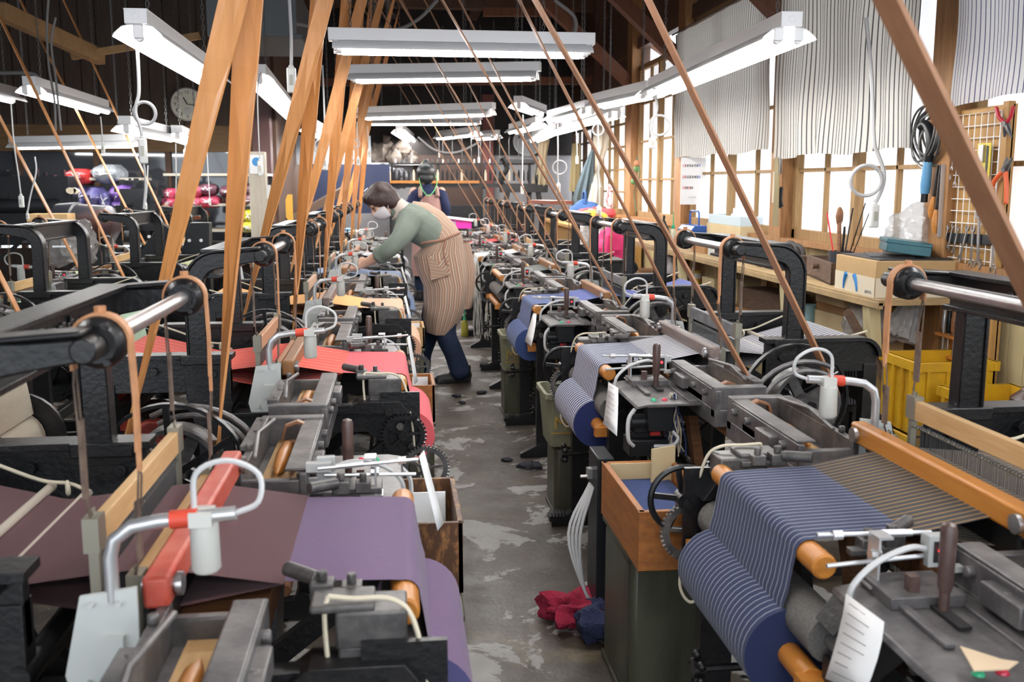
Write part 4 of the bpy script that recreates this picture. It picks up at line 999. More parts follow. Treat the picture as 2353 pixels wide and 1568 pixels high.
# ---------------------------------------------------------------- small builders
def T_(name, loc, label, cat, group=None, rz=0): return empty(name, loc, rz, label, cat, group)
def solid(b, name, m, label, cat, group=None, bev=0., smooth=True): return tag(b.build(name, m, None, smooth=smooth, bev=bev), label, cat, group)
def frame3(A, B, C):
    """corner B with edges towards A and C, squared up"""
    e = A - B; e.z = 0; f = C - B; f.z = 0; le, lf = e.length, f.length; e.normalize(); f = (f - e * f.dot(e)).normalized(); return e, f, le, lf
def boxpx(a, b_, c, z, h, name, m, label, cat, group=None, th=.006, open_=False, inner=None, lid=None, yz=None):
    A, B, C_2 = (at(*q, z=z) for q in (a, b_, c)); e, f, le, lf = frame3(A, B, C_2)
    R = Matrix((e, f, Vector((0, 0, 1)))).transposed()
    if R.determinant() < 0: pass
    ctr = B + e * le / 2 + f * lf / 2; b = MB()
    if open_:
        b.box(ctr + Vector((0, 0, th / 2)), (le, lf, th), R)
        for s_ in (0, 1): b.box(B + e * (th / 2 + s_ * (le - th)) + f * lf / 2 + Vector((0, 0, h / 2)), (th, lf, h), R); b.box(B + f * (th / 2 + s_ * (lf - th)) + e * le / 2 + Vector((0, 0, h / 2)), (le, th, h), R)
    else: b.box(ctr + Vector((0, 0, h / 2)), (le, lf, h), R)
    o = solid(b, name, m, label, cat, group, bev=.003)
    return o, ctr, e, f, le, lf, R
card = mat('brown cardboard', (.50, .34, .17), .8, 0, .2, (.44, .29, .14), 4)
card2 = mat('pale cardboard', (.62, .50, .30), .8, 0, .2, (.55, .43, .25), 4)
creamp = mat('cream paper label', (.66, .58, .44), .8)
crate_d = mat('dark stained crate wood', (.075, .045, .030), .7, 0, .3, (.13, .08, .055), 8, .4, .7, stretch=(2, 2, 14))
yellowp = mat('yellow plastic', (.62, .36, .015), .4, 0, .5, (.5, .27, .02), 6)
teal = mat('dark teal metal', (.015, .085, .11), .35, .2, .5, (.03, .12, .14), 10)
bluep = mat('blue painted steel', (.015, .08, .32), .35)
darkink = mat('dark ink', (.06, .06, .07), .7)
blueink = mat('blue print', (.03, .20, .50), .6)
film = bpy.data.materials.new('clear crinkled film'); film.use_nodes = True
def film_nodes(m, a=.55, c=(.52, .50, .49)):
    nt = m.node_tree; b = nt.nodes['Principled BSDF']; b.inputs['Base Color'].default_value = (*c, 1); b.inputs['Roughness'].default_value = .18; b.inputs['Alpha'].default_value = a; b.inputs['Specular IOR Level'].default_value = .8
    tc = nt.nodes.new('ShaderNodeTexCoord'); n = nt.nodes.new('ShaderNodeTexVoronoi'); n.inputs['Scale'].default_value = 26; bp = nt.nodes.new('ShaderNodeBump'); bp.inputs['Strength'].default_value = .7; bp.inputs['Distance'].default_value = .02
    nt.links.new(tc.outputs['Object'], n.inputs['Vector']); nt.links.new(n.outputs['Distance'], bp.inputs['Height']); nt.links.new(bp.outputs['Normal'], b.inputs['Normal'])
film_nodes(film)
def lump(b, c, r, seed=0, amp=.18, n=18, m=12):
    rr = random.Random(seed); ph = [rr.uniform(0, 6) for _ in range(6)]; s0 = len(b.v); b.ball((0, 0, 0), r, n, m)
    for i in range(s0, len(b.v)):
        v = Vector(b.v[i]); q = v.normalized() if v.length else v
        f = 1 + amp * (math.sin(5 * q.x + ph[0]) * math.sin(4 * q.y + ph[1]) + .6 * math.sin(9 * q.z + ph[2] + 3 * q.x) * math.sin(8 * q.y + ph[3]))
        b.v[i] = tuple(v * f + Vector(c))
    return b

# ---------------------------------------------------------------- curtains
cur_m = stripes('ticking stripe curtain', (.78, .765, .71), [(.036, .0085, (.085, .08, .085), 0)], trans=.6, grain=.1)
cur_b = stripes('blue ticking stripe curtain', (.80, .80, .80), [(.030, .0060, (.13, .13, .24), 0)], trans=.6, grain=.08)
def curtain(name, x, y0, y1, z0, z1, m, label, seed, amp=.03, n=150, top=None):
    rr = random.Random(seed); b = MB(); rows = 14; fs = [(rr.uniform(14, 26), rr.uniform(0, 6), rr.uniform(.3, 1)) for _ in range(3)]; run = 0; px_ = None; us = []
    for j in range(n + 1):
        y = y0 + (y1 - y0) * j / n; d = sum(a * math.sin(f * y + p) for f, p, a in fs) * amp / 2
        if px_ is not None: run += math.hypot(y - px_[0], d - px_[1]) * 1.0
        px_ = (y, d); us.append((y, d, run))
    for i in range(rows + 1):
        t = i / rows
        for (y, d, u) in us:
            k = .45 + .75 * t; zt = (top(y) if top else z1)
            b.v.append((x + d * k + .006 * math.sin(9 * t + y * 5), y + .012 * math.sin(3 * t + y * 11) * t, zt + (z0 + .01 * math.sin(y * 7) - zt) * t)); b.uv[len(b.v) - 1] = (u, t)
    for i in range(rows):
        for j in range(n): b.f.append((i * (n + 1) + j, i * (n + 1) + j + 1, (i + 1) * (n + 1) + j + 1, (i + 1) * (n + 1) + j))
    t = T_(name, (x, (y0 + y1) / 2, z1), label, 'curtain', 'striped curtains')
    kid(b.build('cloth', m, None, recalc=False), t)
    b = MB(); b.cyl((x - .01, y0 - .06, z1 + .01), (x - .01, y1 + .06, z1 + .01), .008, 8); kid(b.build('curtain_rod', iron2), t); return t
curtain('striped_curtain', 2.40, 4.50, 6.20, 1.51, 2.72, cur_m, 'off-white curtain with black stripes nearest the tool board', 4)
curtain('striped_curtain', 2.40, 6.36, 8.62, 1.56, 2.60, cur_m, 'off-white curtain with black stripes above the blue toolbox', 9, amp=.034)
curtain('striped_curtain', 2.44, 3.2, 4.27, 1.69, 2.6, cur_b, 'white curtain with thin blue stripes above the tool board', 2, amp=.014)

# ---------------------------------------------------------------- work bench under the windows
BZ = .845
bench = T_('work_bench', (2.2, 6.1, 0), 'long cream wooden work bench with lower shelf under the windows', 'bench')
b = MB(); b.box((2.315, 6.72, BZ - .014), (.45, 5.2, .028)); b.box((2.10, 6.72, BZ - .028), (.025, 5.2, .03)); kid(b.build('bench_top', mat('worn bench board', (.40, .28, .14), .6, 0, .3, (.28, .19, .10), 5), bev=.002), bench)
b = MB(); b.box((2.36, 6.72, .54), (.36, 5.1, .022)); kid(b.build('lower_shelf', wood_p), bench)
for y in (4.25, 5.25, 6.3, 7.3, 9.2):
    b = MB(); b.bar((2.12, y, BZ - .03), (2.20, y, 0), .05, .07, up=Vector((0, 1, 0))); kid(b.build('leg', cream_b), bench)
    b = MB(); b.box((2.5, y, BZ / 2), (.05, .06, BZ - .03)); kid(b.build('leg', cream_b), bench)
# on the bench
o, c, e, f, le, lf, R = boxpx((1918, 662), (2009, 686), (2105, 672), BZ, .165, 'cardboard_box', card, 'large cardboard box with two blue arcs on the bench end', 'box')
b = MB(); B0 = c - e * le / 2 - f * lf / 2
b.box(B0 + e * le / 2 - f * .0012 + Vector((0, 0, .045)), (le * .99, .001, .088), R); b.box(B0 + f * lf / 2 - e * .0012 + Vector((0, 0, .045)), (.001, lf * .99, .088), R); kid(b.build('print_band', creamp, None), o)
for s_ in (-1, 1):
    P = [B0 + e * (le * .58 + s_ * (.075 - .03 * (q / 8) ** 2)) - f * .003 + Vector((0, 0, .012 + .074 * q / 8)) for q in range(9)]
    b = MB(); b.tube(P, [.0045 + .0075 * q / 8 for q in range(9)], 6); kid(b.build('print_arc', blueink), o)
mt = Matrix.Translation(B0 + f * lf * .62 - e * .003 + Vector((0, 0, .030))) @ Matrix((f, Vector((0, 0, 1)), -e)).transposed().to_4x4()
q = text_mesh('西吉野柿農業組', .026, 'print_text', darkink, None, mt); kid(q, o)
q = text_mesh('JA60さん', .018, 'print_text', inkm, None, Matrix.Translation(B0 + e * le * .14 - f * .003 + Vector((0, 0, .022))) @ Matrix((-e, Vector((0, 0, 1)), -f)).transposed().to_4x4()); kid(q, o)
b = MB(); b.box(c + Vector((0, 0, .168)) , (le * .95, lf * .9, .006), R); b.box(c + Vector((-.02, .03, .173)), (le * .6, lf * .5, .005), R @ Matrix.Rotation(.3, 3, 'Z')); solid(b, 'dark_tray', mat('dark card', (.03, .028, .03), .6), 'dark flat sheet lying in the top of the arc-printed cardboard box', 'tray')
e2, f2, Bq = e, f, c + e * -.05 + f * -.10 + Vector((0, 0, .165))
b = MB(); Rt = Matrix((e2, f2, Vector((0, 0, 1)))).transposed() @ Matrix.Rotation(.30, 3, 'Z') @ Matrix.Rotation(-.12, 3, 'X'); b.box(Bq + f2 * .12 + Vector((0, 0, .052)), (.25, .19, .055), Rt); b.box(Bq + f2 * .12 + Vector((0, 0, .074)), (.256, .196, .018), Rt)
solid(b, 'tin_box', teal, 'dark teal metal box lying tilted on the cardboard box', 'box', bev=.003)
b = MB(); lump(b, (0, 0, .17), (.14, .06, .19), 3, .24, 30, 22); b.xf(Matrix.Translation((2.38, 4.46, BZ + .06)) @ Matrix.Rotation(.25, 4, 'Y') @ Matrix.Rotation(-.5, 4, 'Z'))
for i in range(len(b.v)):
    x, y, z = b.v[i]; b.v[i] = (min(x, 2.46), y, max(z, BZ + .002))
solid(b, 'plastic_bag', film, 'crinkled clear plastic bag leaning on the window post above the teal box', 'bag')
o, c, e, f, le, lf, R = boxpx((1852, 632), (1908, 656), (1952, 644), BZ, .11, 'wooden_crate', crate_d, 'old dark wooden box with a small knob, left of the arc-printed box', 'box', open_=True, th=.014)
B0 = c - e * le / 2 - f * lf / 2; b = MB(); b.cyl(B0 + e * le * .5 - f * .002 + Vector((0, 0, .075)), B0 + e * le * .5 - f * .03 + Vector((0, 0, .075)), .014, 10, r2=.018); kid(b.build('knob', crate_d), o)
# brushes and files in a pot
pot = at(1925, 606, z=BZ + .11); pot = Vector((2.30, 4.98, BZ + .005))
t = T_('brush_pot', pot, 'dark pot crammed with brushes, files and rods behind the old dark box', 'pot')
b = MB(); b._lathe(Vector((0, 0, 0)), Vector((0, 0, 1)), [(0, .05), (.15, .062), (.15, .056), (.02, .045)], 18); b.build('pot', mat('dark tin', (.05, .05, .055), .5, .4), t)
for k, (dx, dy, L, m, r, nm) in enumerate(((-.03, .10, .34, redm, .004, 'pen'), (.0, .03, .30, wood_b, .012, 'brush'), (.03, -.02, .30, alu, .004, 'rod'), (.02, -.06, .36, blackbox, .004, 'rod'), (.05, -.12, .40, blackbox, .003, 'rod'), (.06, -.20, .44, blackbox, .0025, 'rod'), (.0, -.03, .26, blackbox, .006, 'file'), (.02, .01, .24, iron2, .005, 'file'), (.0, -.09, .30, iron2, .004, 'file'))):
    b = MB(); p0 = Vector((dx * .2, dy * .15, .02)); d = Vector((dx, dy, L)).normalized(); b.cyl(p0, p0 + d * L, r, 8)
    if nm == 'brush': lump(b, p0 + d * (L + .01), (.02, .02, .05), 4, .1, 10, 8)
    b.build(nm, m, t)
b = MB(); b._lathe(Vector((2.40, 4.80, BZ)), Vector((0, 0, 1)), [(0, .045), (.12, .052), (.125, .054), (.125, .048), (.02, .04)], 18); o = solid(b, 'plastic_tub', mat('yellow tub', (.65, .50, .03), .4), 'small yellow tub with a white rim beside the teal box', 'tub')
b = MB(); b.torus((2.40, 4.80, BZ + .128), (0, 0, 1), .053, .008, 20, 6); kid(b.build('rim', whitepl), o)
boxpx((1812, 618), (1846, 626), (1880, 618), BZ, .07, 'tool_tray', crate_d, 'dark tray of loose fittings behind the second loom arch', 'tray', open_=True)
b = MB(); b.torus((2.34, 5.75, BZ + .08), (.9, .3, 0), .07, .016, 24, 8); b.torus((2.36, 5.70, BZ + .08), (.9, .3, 0), .06, .014, 24, 8); b.cyl((2.33, 5.72, BZ + .08), (2.40, 5.74, BZ + .08), .035, 16); solid(b, 'coiled_belting', mat('dark coiled belting', (.035, .030, .028), .6), 'coil of dark belting standing on the bench below the window post', 'coil')
for k, (a_, b__, c_, h, nm, m, lab, ct) in enumerate((
    ((1737, 612), (1788, 623), (1803, 617), .085, 'drawer_unit', crate_d, 'low dark drawer unit with a cyan note, seen under the second loom arch', 'cabinet'),
    ((1684, 599), (1733, 610), (1744, 605), .085, 'patterned_box', mat('red dotted white box', (.62, .60, .58), .7, 0, .3, (.55, .08, .07), 40, .58, .62), 'white box dotted with red blossoms on the bench', 'box'),
    ((1588, 577), (1620, 584), (1633, 580), .11, 'wooden_box', wood_p, 'small orange brown wooden box beside the blue toolbox', 'box'),
    ((1626, 586), (1662, 594), (1672, 589), .085, 'metal_box', paintgrey, 'grey metal box with a white tag, right of the small wooden box', 'box'),
    ((1622, 571), (1698, 587), (1712, 582), .20, 'cardboard_box', card2, 'long pale cardboard box under the pale blue foam tray', 'box'))):
    o, c, e, f, le, lf, R = boxpx(a_, b__, c_, BZ, h, nm, m, lab, ct)
    B0 = c - e * le / 2 - f * lf / 2
    if nm == 'drawer_unit':
        b = MB(); b.box(B0 + e * le * .32 - f * .002 + Vector((0, 0, .045)), (.05, .001, .05), R); kid(b.build('sticky_note', mat('cyan note', (.35, .62, .62), .7)), o)
        b = MB(); b.box(B0 + e * le * .62 - f * .004 + Vector((0, 0, .035)), (.008, .006, .07), R); kid(b.build('divider', card2), o)
    if nm == 'metal_box': b = MB(); b.box(B0 + e * le * .5 - f * .002 + Vector((0, 0, .05)), (.05, .001, .05), R); kid(b.build('tag', paperm), o)
    if 'foam tray' in lab:
        b = MB(); cc = c + Vector((0, 0, h)); b.box(cc + Vector((0, 0, .004)), (le * .95, lf * .9, .008), R)
        for s_ in (-1, 1): b.box(cc + e * s_ * le * .47 + Vector((0, 0, .035)), (.012, lf * .9, .07), R); b.box(cc + f * s_ * lf * .45 + Vector((0, 0, .035)), (le * .95, .012, .07), R)
        solid(b, 'foam_tray', mat('pale blue foam', (.55, .65, .70), .7), 'pale blue foam tray holding white scraps, on the long pale box', 'tray', bev=.004)
        b = MB(); lump(b, cc - e * .06 + Vector((0, 0, .055)), (.07, .06, .045), 5, .2); solid(b, 'paper_scrap', paperm, 'crumpled white scrap in the pale blue foam tray', 'scrap')
        b = MB(); b.bar(cc + e * .08 + Vector((0, 0, .03)), cc + e * .06 + Vector((0, .02, .12)), .03, .004); solid(b, 'white_strip', paperm, 'white strip sticking up out of the pale blue foam tray', 'strip')
        b = MB(); lump(b, c - e * le * .36 - f * .12 + Vector((0, 0, .08)), (.10, .06, .045), 8, .3, 22, 14); solid(b, 'work_gloves', mat('grey gloves', (.09, .085, .085), .9), 'bunched grey work gloves in front of the foam tray', 'gloves')
# blue toolbox
P = at(1566, 568, z=BZ); t = T_('tool_box', (P.x + .10, P.y, BZ), 'blue steel toolbox with an upright handle on the bench', 'toolbox')
b = MB(); b.box((0, 0, .07), (.16, .36, .14)); b.prism([(-.08, .14), (-.05, .175), (.05, .175), (.08, .14)], -.18, .18); b.box((0, 0, .14), (.168, .366, .006)); b.build('box', bluep, t, bev=.003)
b = MB(); b.tube([(0, -.12, .17), (0, -.12, .27), (0, -.10, .285), (0, .10, .285), (0, .12, .27), (0, .12, .17)], .008, 8); b.build('handle', bluep, t)
b = MB()
for k in range(4):
    for j in range(3): b.box((-.0815, -.12 + k * .06, .035 + j * .035), (.002, .045, .026))
b.build('white_print', paperm, t)
P = at(1546, 562, z=BZ); t = T_('oil_bottle', (P.x, P.y, BZ), 'white bottle with a long green spout by the blue toolbox', 'bottle'); b = MB(); b._lathe(Vector((0, 0, 0)), Vector((0, 0, 1)), [(0, .03), (.10, .032), (.125, .015), (.13, .012)], 14); b.build('bottle', mat('milky bottle', (.62, .58, .42), .4), t)
b = MB(); b.lathe((0, 0, .13), (0, 0, .27), [(0, .014), (.03, .012), (.035, .006), (.14, .003)], 10); b.build('spout', greenm, t)
P = at(1522, 562, z=BZ); b = MB(); lump(b, P + Vector((0, 0, .09)), (.05, .05, .10), 6, .3, 16, 12); b.tube([P + Vector((0, 0, .1)), P + Vector((.01, 0, .24))], .010, 8); solid(b, 'black_tool', blackbox, 'black hand tool standing at the far end of the bench', 'tool')
# on the lower shelf
SZ = .552
for (a_, b__, c_, h, nm, m, lab) in (
    ((1870, 755), (1938, 776), (2010, 766), .11, 'cardboard_box', card2, 'wide worn pale box at the bottom of the stack under the bench'),
    ((1936, 792), (1966, 806), (2008, 800), .085, 'cardboard_box', card2, 'small pale box with green letters on the lower shelf'),
    ((1976, 800), (2016, 812), (2058, 806), .055, 'cardboard_box', card, 'low brown box at the right end of the lower shelf'),
    ((1700, 705), (1792, 728), (1812, 720), .13, 'wooden_crate', crate_d, 'dark crate filling the lower shelf under the drawer unit'),
    ((1660, 690), (1692, 700), (1708, 694), .17, 'cardboard_box', card2, 'tall pale box with a white label behind the loom strap'),
    ((1612, 672), (1640, 680), (1652, 676), .12, 'cardboard_box', card2, 'pale box holding a dark lid, on the lower shelf')):
    o, c, e, f, le, lf, R = boxpx(a_, b__, c_, SZ, h, nm, m, lab, 'box'); B0 = c - e * le / 2 - f * lf / 2
    if 'bottom of the stack' in lab:
        b = MB(); b.box(c + Vector((0, 0, h + .022)), (le * .98, lf * .96, .044), R); solid(b, 'flat_box', mat('orange brown board', (.40, .22, .09), .7), 'flat orange brown box in the middle of the stack under the bench', 'box', bev=.003)
        b = MB(); b.box(c + Vector((0, .0, h + .044 + .033)), (le * 1.05, lf, .066), R @ Matrix.Rotation(.05, 3, 'Z')); solid(b, 'cardboard_box', card2, 'battered cream box on top of the stack under the bench', 'box', bev=.004)
        bb = MB(); yb = B0 + f * lf * .45 + Vector((0, 0, h + .03)) - e * .07; bb.box(yb, (.12, lf * .8, .055), R); o2 = solid(bb, 'flat_box', mat('yellow card', (.62, .42, .08), .7), 'flat yellow box with handwriting, jutting from the stack', 'box', bev=.002)
        q = text_mesh('ピット', .03, 'handwriting', darkink, None, Matrix.Translation(yb - f * (lf * .4 + .002)) @ Matrix((-e, Vector((0, 0, 1)), -f)).transposed().to_4x4()); kid(q, o2)
    if 'green letters' in lab: q = text_mesh('Hel', .045, 'print_text', greenm, None, Matrix.Translation(B0 + f * lf * .5 - e * .002 + Vector((0, 0, .03))) @ Matrix((f, Vector((0, 0, 1)), -e)).transposed().to_4x4()); kid(q, o)
    if 'low brown' in lab: q = text_mesh('ピット', .03, 'handwriting', darkink, None, Matrix.Translation(B0 + e * le * .6 - f * .002 + Vector((0, 0, .028))) @ Matrix((-e, Vector((0, 0, 1)), -f)).transposed().to_4x4()); kid(q, o)
    if 'white label' in lab: b = MB(); b.box(B0 + e * le * .5 - f * .002 + Vector((0, 0, .11)), (.12, .001, .06), R); kid(b.build('label_sheet', paperm), o)
P = at(1530, 640, z=SZ); b = MB(); lump(b, P + Vector((.05, 0, .09)), (.10, .16, .11), 12, .25, 24, 16); solid(b, 'plastic_bag', mat('white carrier bag', (.72, .72, .74), .4), 'crumpled white carrier bag on the lower shelf', 'bag')
P = at(1598, 660, z=SZ); b = MB(); b.cyl(P, P + Vector((0, 0, .13)), .045, 16); o = solid(b, 'tin_can', mat('yellow tin', (.60, .42, .06), .4), 'yellow tin with a white label on the lower shelf', 'tin'); b = MB(); b.cyl(P + Vector((0, 0, .07)), P + Vector((0, 0, .11)), .046, 16); kid(b.build('label_band', paperm), o)
P = at(1873, 748, z=SZ); b = MB(); b._lathe(P + Vector((-.04, 0, 0)), Vector((0, 0, 1)), [(0, .04), (.12, .05), (.12, .046), (.01, .036)], 16); solid(b, 'plastic_tub', mat('pale cyan tub', (.35, .58, .62), .5), 'pale cyan tub by the battered box stack', 'tub')
b = MB(); lump(b, (2.26, 4.50, SZ + .13), (.10, .22, .10), 15, .2, 24, 16); solid(b, 'plastic_sheet', film, 'folded clear plastic sheet between boxes on the lower shelf', 'sheet')
b = MB(); b.bar((2.02, 4.28, .78), (2.16, 4.1, .45), .03, .03); solid(b, 'wooden_stick', crate_d, 'dark square stick leaning on the bench end', 'stick')
# clear streamers hanging by the tool board
b = MB()
for k in range(7):
    a_ = (2.43, 4.33 - k * .010, .97); b.tube([a_, (2.40 - k * .012, 4.34 + .02 * math.sin(k), .80), (2.34 - k * .022, 4.30 + .03 * math.sin(2 * k), .62 + .01 * k)], [.010, .022, .03], 6)
solid(b, 'plastic_streamers', film, 'bunch of clear plastic strips hanging left of the tool board', 'strips')
def crate(x, y, z, sx, sy, h, label):
    t = T_('plastic_crate', (x, y, z), label, 'crate', 'yellow crates'); b = MB(); th = .012
    for s_ in (-1, 1): b.box((s_ * (sx / 2 - th / 2), 0, h / 2), (th, sy, h)); b.box((0, s_ * (sy / 2 - th / 2), h / 2), (sx, th, h))
    b.box((0, 0, .008), (sx, sy, .016)); b.build('crate_body', yellowp, t, bev=.002)
    b = MB(); b.box((0, -sy / 2, h - .02), (sx + .03, .02, .04)); b.box((0, sy / 2, h - .02), (sx + .03, .02, .04)); b.box((-sx / 2, 0, h - .021), (.022, sy + .03, .042)); b.box((sx / 2, 0, h - .02), (.02, sy + .03, .04)); b.build('rim', yellowp, t, bev=.002)
    b = MB()
    for k in range(4): b.box((-sx / 2 - .006, -sy / 2 + (k + .5) * sy / 4, h * .45), (.014, .014, h * .85)); b.box((-sx / 2 + (k + .5) * sx / 4, -sy / 2 - .006, h * .45), (.014, .014, h * .85))
    b.build('rib', yellowp, t)
crate(2.29, 3.96, .31, .34, .30, .31, 'yellow plastic crate at the end of the bench, upper left of the yellow crates')
crate(2.29, 3.96, 0, .34, .30, .30, 'yellow plastic crate standing on the floor at the bench end')
crate(2.33, 3.58, .26, .30, .30, .28, 'yellow plastic crate in front of the tool board, behind the iron post')
b = MB(); b.box((2.35, 3.58, .13), (.34, .36, .26)); solid(b, 'low_stand', crate_d, 'dark low stand carrying the front yellow crate', 'stand')
# ---------------------------------------------------------------- tool board
XB = 2.47
b = MB(); b.box((2.505, 4.13, 1.06), (.02, .50, 1.22)); b.box((2.49, 3.90, 1.06), (.03, .04, 1.24)); solid(b, 'backing_board', ochre_b, 'upright ochre plywood board behind the wire grid', 'board', bev=.002)
def G(px, py, x=XB): return at(px, py, x=x)
t = T_('wire_grid', (XB, 4.13, 1.0), 'white wire grid panel carrying hand tools', 'grid'); b = MB(); y0, y1, z0, z1 = 3.93, 4.36, .50, 1.645
b.tube([(XB + .01, y0, z0), (XB + .01, y1, z0), (XB + .01, y1, z1), (XB + .01, y0, z1)], .005, 8, closed=True)
for k in range(1, 9): y = y0 + (y1 - y0) * k / 9; b.cyl((XB + .01, y, z0), (XB + .01, y, z1), .0022, 6)
for k in range(1, 22): z = z0 + (z1 - z0) * k / 22; b.cyl((XB + .007, y0, z), (XB + .007, y1, z), .0022, 6)
kid(b.build('grid_wires', white_p), t)
def spanner(p, q, w, label, adj=False):
    p, q = Vector(p), Vector(q); d = (q - p); L = d.length; d.normalize(); sd = Vector((1, 0, 0)).cross(d)
    R = Matrix((d, Vector((1, 0, 0)), sd)).transposed().to_4x4()
    b = MB(); b.box((L / 2, 0, 0), (L * .8, w * .28, w * .62))
    for s_, k in ((0, 1.0), (1, 1.12)):
        r = w * k; a0 = (180 if s_ == 0 else 0) + 18; cx_ = s_ * L; pts = []
        for i in range(15): a = math.radians(a0 + 42 + i * (276 / 14)); pts.append((cx_ + r * math.cos(a), r * math.sin(a)))
        aa = math.radians(a0); ux, uz = math.cos(aa), math.sin(aa); pts += [(cx_ - uz * -r * .42 * -1 + ux * -.15 * r, ux * -r * .42 + uz * -.15 * r), (cx_ + uz * -r * .42 + ux * -.15 * r, ux * r * .42 + uz * -.15 * r)]
        b.prism(pts, -w * .2, w * .2)
    if adj: b.box((L * .98, 0, w * .9), (w * 1.2, w * .4, w * .5)); b.cyl((L - w * 1.2, -w * .3, 0), (L - w * 1.2, w * .3, 0), w * .35, 8)
    b.xf(Matrix.Translation(p) @ R); solid(b, 'spanner', steel, label, 'spanner', 'spanners on the tool board')
for k, (p, q, w, lab) in enumerate((((2179, 522), (2168, 567), .010, 'leftmost and smallest spanner on the black magnetic rail'), ((2190, 519), (2178, 570), .011, 'second spanner from the left on the black rail'), ((2202, 524), (2190, 579), .012, 'third spanner from the left on the black rail'),
    ((2223, 524), (2205, 595), .014, 'slanting middle spanner on the black rail'), ((2236, 526), (2230, 608), .016, 'spanner just left of the biggest one on the black rail'), ((2250, 492), (2247, 608), .023, 'biggest open-ended spanner, standing above the black rail'),
    ((2186, 338), (2181, 408), .013, 'spanner hung high on the left edge of the grid'), ((2191, 353), (2187, 388), .009, 'tiny spanner overlapping the high left one'), ((2201, 366), (2194, 424), .011, 'spanner hanging alone right of the high left pair'))): spanner(G(*p, XB - .009 - .006 * (k == 7)), G(*q, XB - .009 - .006 * (k == 7)), w, lab)
spanner(G(2284, 545, XB - .009), G(2282, 622, XB - .009), .018, 'adjustable spanner hanging at the lower right of the grid', adj=True)
b = MB(); A, Bq = G(2168, 545, XB + .004), G(2282, 552, XB + .004); b.bar(A, Bq, .012, .042); solid(b, 'magnetic_rail', blackbox, 'black magnetic rail holding the row of spanners', 'rail', bev=.002)
def pliers(piv, h1, h2, j1, j2, m, label, r=.008):
    t = T_('pliers', G(*piv), label, 'pliers'); b = MB(); P = G(*piv, XB - .012)
    for h in (h1, h2): H = G(*h, XB - .012); mid = P.lerp(H, .45) + Vector((0, (H.y - P.y) * .25, 0)); b.tube(spline([P, mid, H], 6), r, 8); b.ball(H, r, 8, 6)
    kid(b.build('grip', m), t); b = MB()
    for h in (j1, j2): b.tube([P, P.lerp(G(*h, XB - .012), .5), G(*h, XB - .012)], [.013, .011, .004], 8)
    b.cyl(P + Vector((-.012, 0, 0)), P + Vector((.012, 0, 0)), .012, 12); kid(b.build('jaws', iron2), t)
pliers((2312, 285), (2290, 249), (2328, 247), (2308, 315), (2324, 315), mat('red grip', (.45, .015, .03), .4), 'pliers with dark red grips hung head-down at the top of the grid')
pliers((2310, 390), (2276, 440), (2312, 465), (2314, 362), (2326, 363), mat('orange grip', (.72, .12, .03), .4), 'pliers with bright orange grips at the right of the grid', .009)
b = MB(); b.bar(G(2262, 330, XB - .01), G(2262, 425, XB - .01), .035, .004, up=Vector((1, 0, 0))); A, Bq = G(2248, 330, XB - .01), G(2272, 420, XB - .01); b = MB(); b.box((A + Bq) / 2, (.004, abs(A.y - Bq.y), abs(A.z - Bq.z))); o = solid(b, 'packaged_tool', mat('yellow backing card', (.62, .50, .05), .5), 'small tool still in its yellow and clear package on the grid', 'package')
b = MB(); c = (A + Bq) / 2; b.box(c + Vector((-.006, .008, .04)), (.012, .035, .07)); kid(b.build('blister', steel), o); b = MB(); b.box(c + Vector((-.002, -.028, -.01)), (.006, .012, .16)); kid(b.build('dark_edge', darkink), o)
# screwdrivers in a wooden rack
t = T_('screwdriver_rack', (2.44, 4.10, .62), 'small wooden rack on the grid holding screwdrivers', 'rack'); b = MB(); b.box((0, 0, .06), (.07, .20, .012)); b.box((0, 0, -.03), (.07, .20, .012)); b.box((.03, 0, .015), (.01, .20, .12)); b.build('rack', wood_o, t)
for k, (y, m, r, lab) in enumerate(((.07, alu, .010, 'grey-handled screwdriver at the left of the wooden rack'), (.03, blackbox, .013, 'black-handled screwdriver in the wooden rack'), (-.015, wood_b, .016, 'tall brown-handled screwdriver in the wooden rack'), (-.06, mat('dark red handle', (.16, .02, .02), .4), .020, 'stubby dark red screwdriver at the right of the wooden rack'))):
    u = T_('screwdriver', (2.43, 4.10 + y, .69), lab, 'screwdriver', 'screwdrivers in the rack'); b = MB(); b.lathe((0, 0, .0), (0, 0, .13 - (k == 3) * .03), [(0, r * .6), (.02, r), (.07, r), (.08, r * .8), (.10 - (k == 3) * .01, r * .9)], 10); b.build('handle', m, u); b = MB(); b.cyl((0, 0, -.12), (0, 0, .005), .004, 6); b.build('blade', steel, u)
# files, saw knife and cable on the window post
for k, (a_, b__, c_, lab) in enumerate((((2158, 380), (2146, 452), (2140, 500), 'file with an orange wooden handle, higher of the two on the post'), ((2164, 378), (2152, 482), (2149, 536), 'file with an orange wooden handle, lower of the two on the post'))):
    u = T_('file', at(*a_, x=2.44), lab, 'file', 'files on the post'); b = MB(); b.bar(at(*a_, x=2.44), at(*b__, x=2.44), .016, .005); kid(b.build('blade', iron2), u); b = MB(); A, Bq = at(*b__, x=2.44), at(*c_, x=2.44); d = (Bq - A).length; b.lathe(A, Bq, [(0, .010), (d * .3, .016), (d * .7, .018), (d, .012)], 12); kid(b.build('handle', wood_o), u)
b = MB(); b.bar(at(2168, 378, x=2.445), at(2158, 545, x=2.445), .020, .002); solid(b, 'steel_rule', alu, 'long steel rule hanging beside the two files', 'ruler')
u = T_('pruning_saw', at(2125, 380, x=2.42), 'black and blue handled folding saw hanging on the post', 'saw'); P = [at(*q, x=2.42) for q in ((2116, 292), (2126, 285), (2135, 300), (2138, 335), (2132, 372))]; b = MB(); b.tube(spline(P, 5), .020, 10); kid(b.build('sheath', blackbox), u)
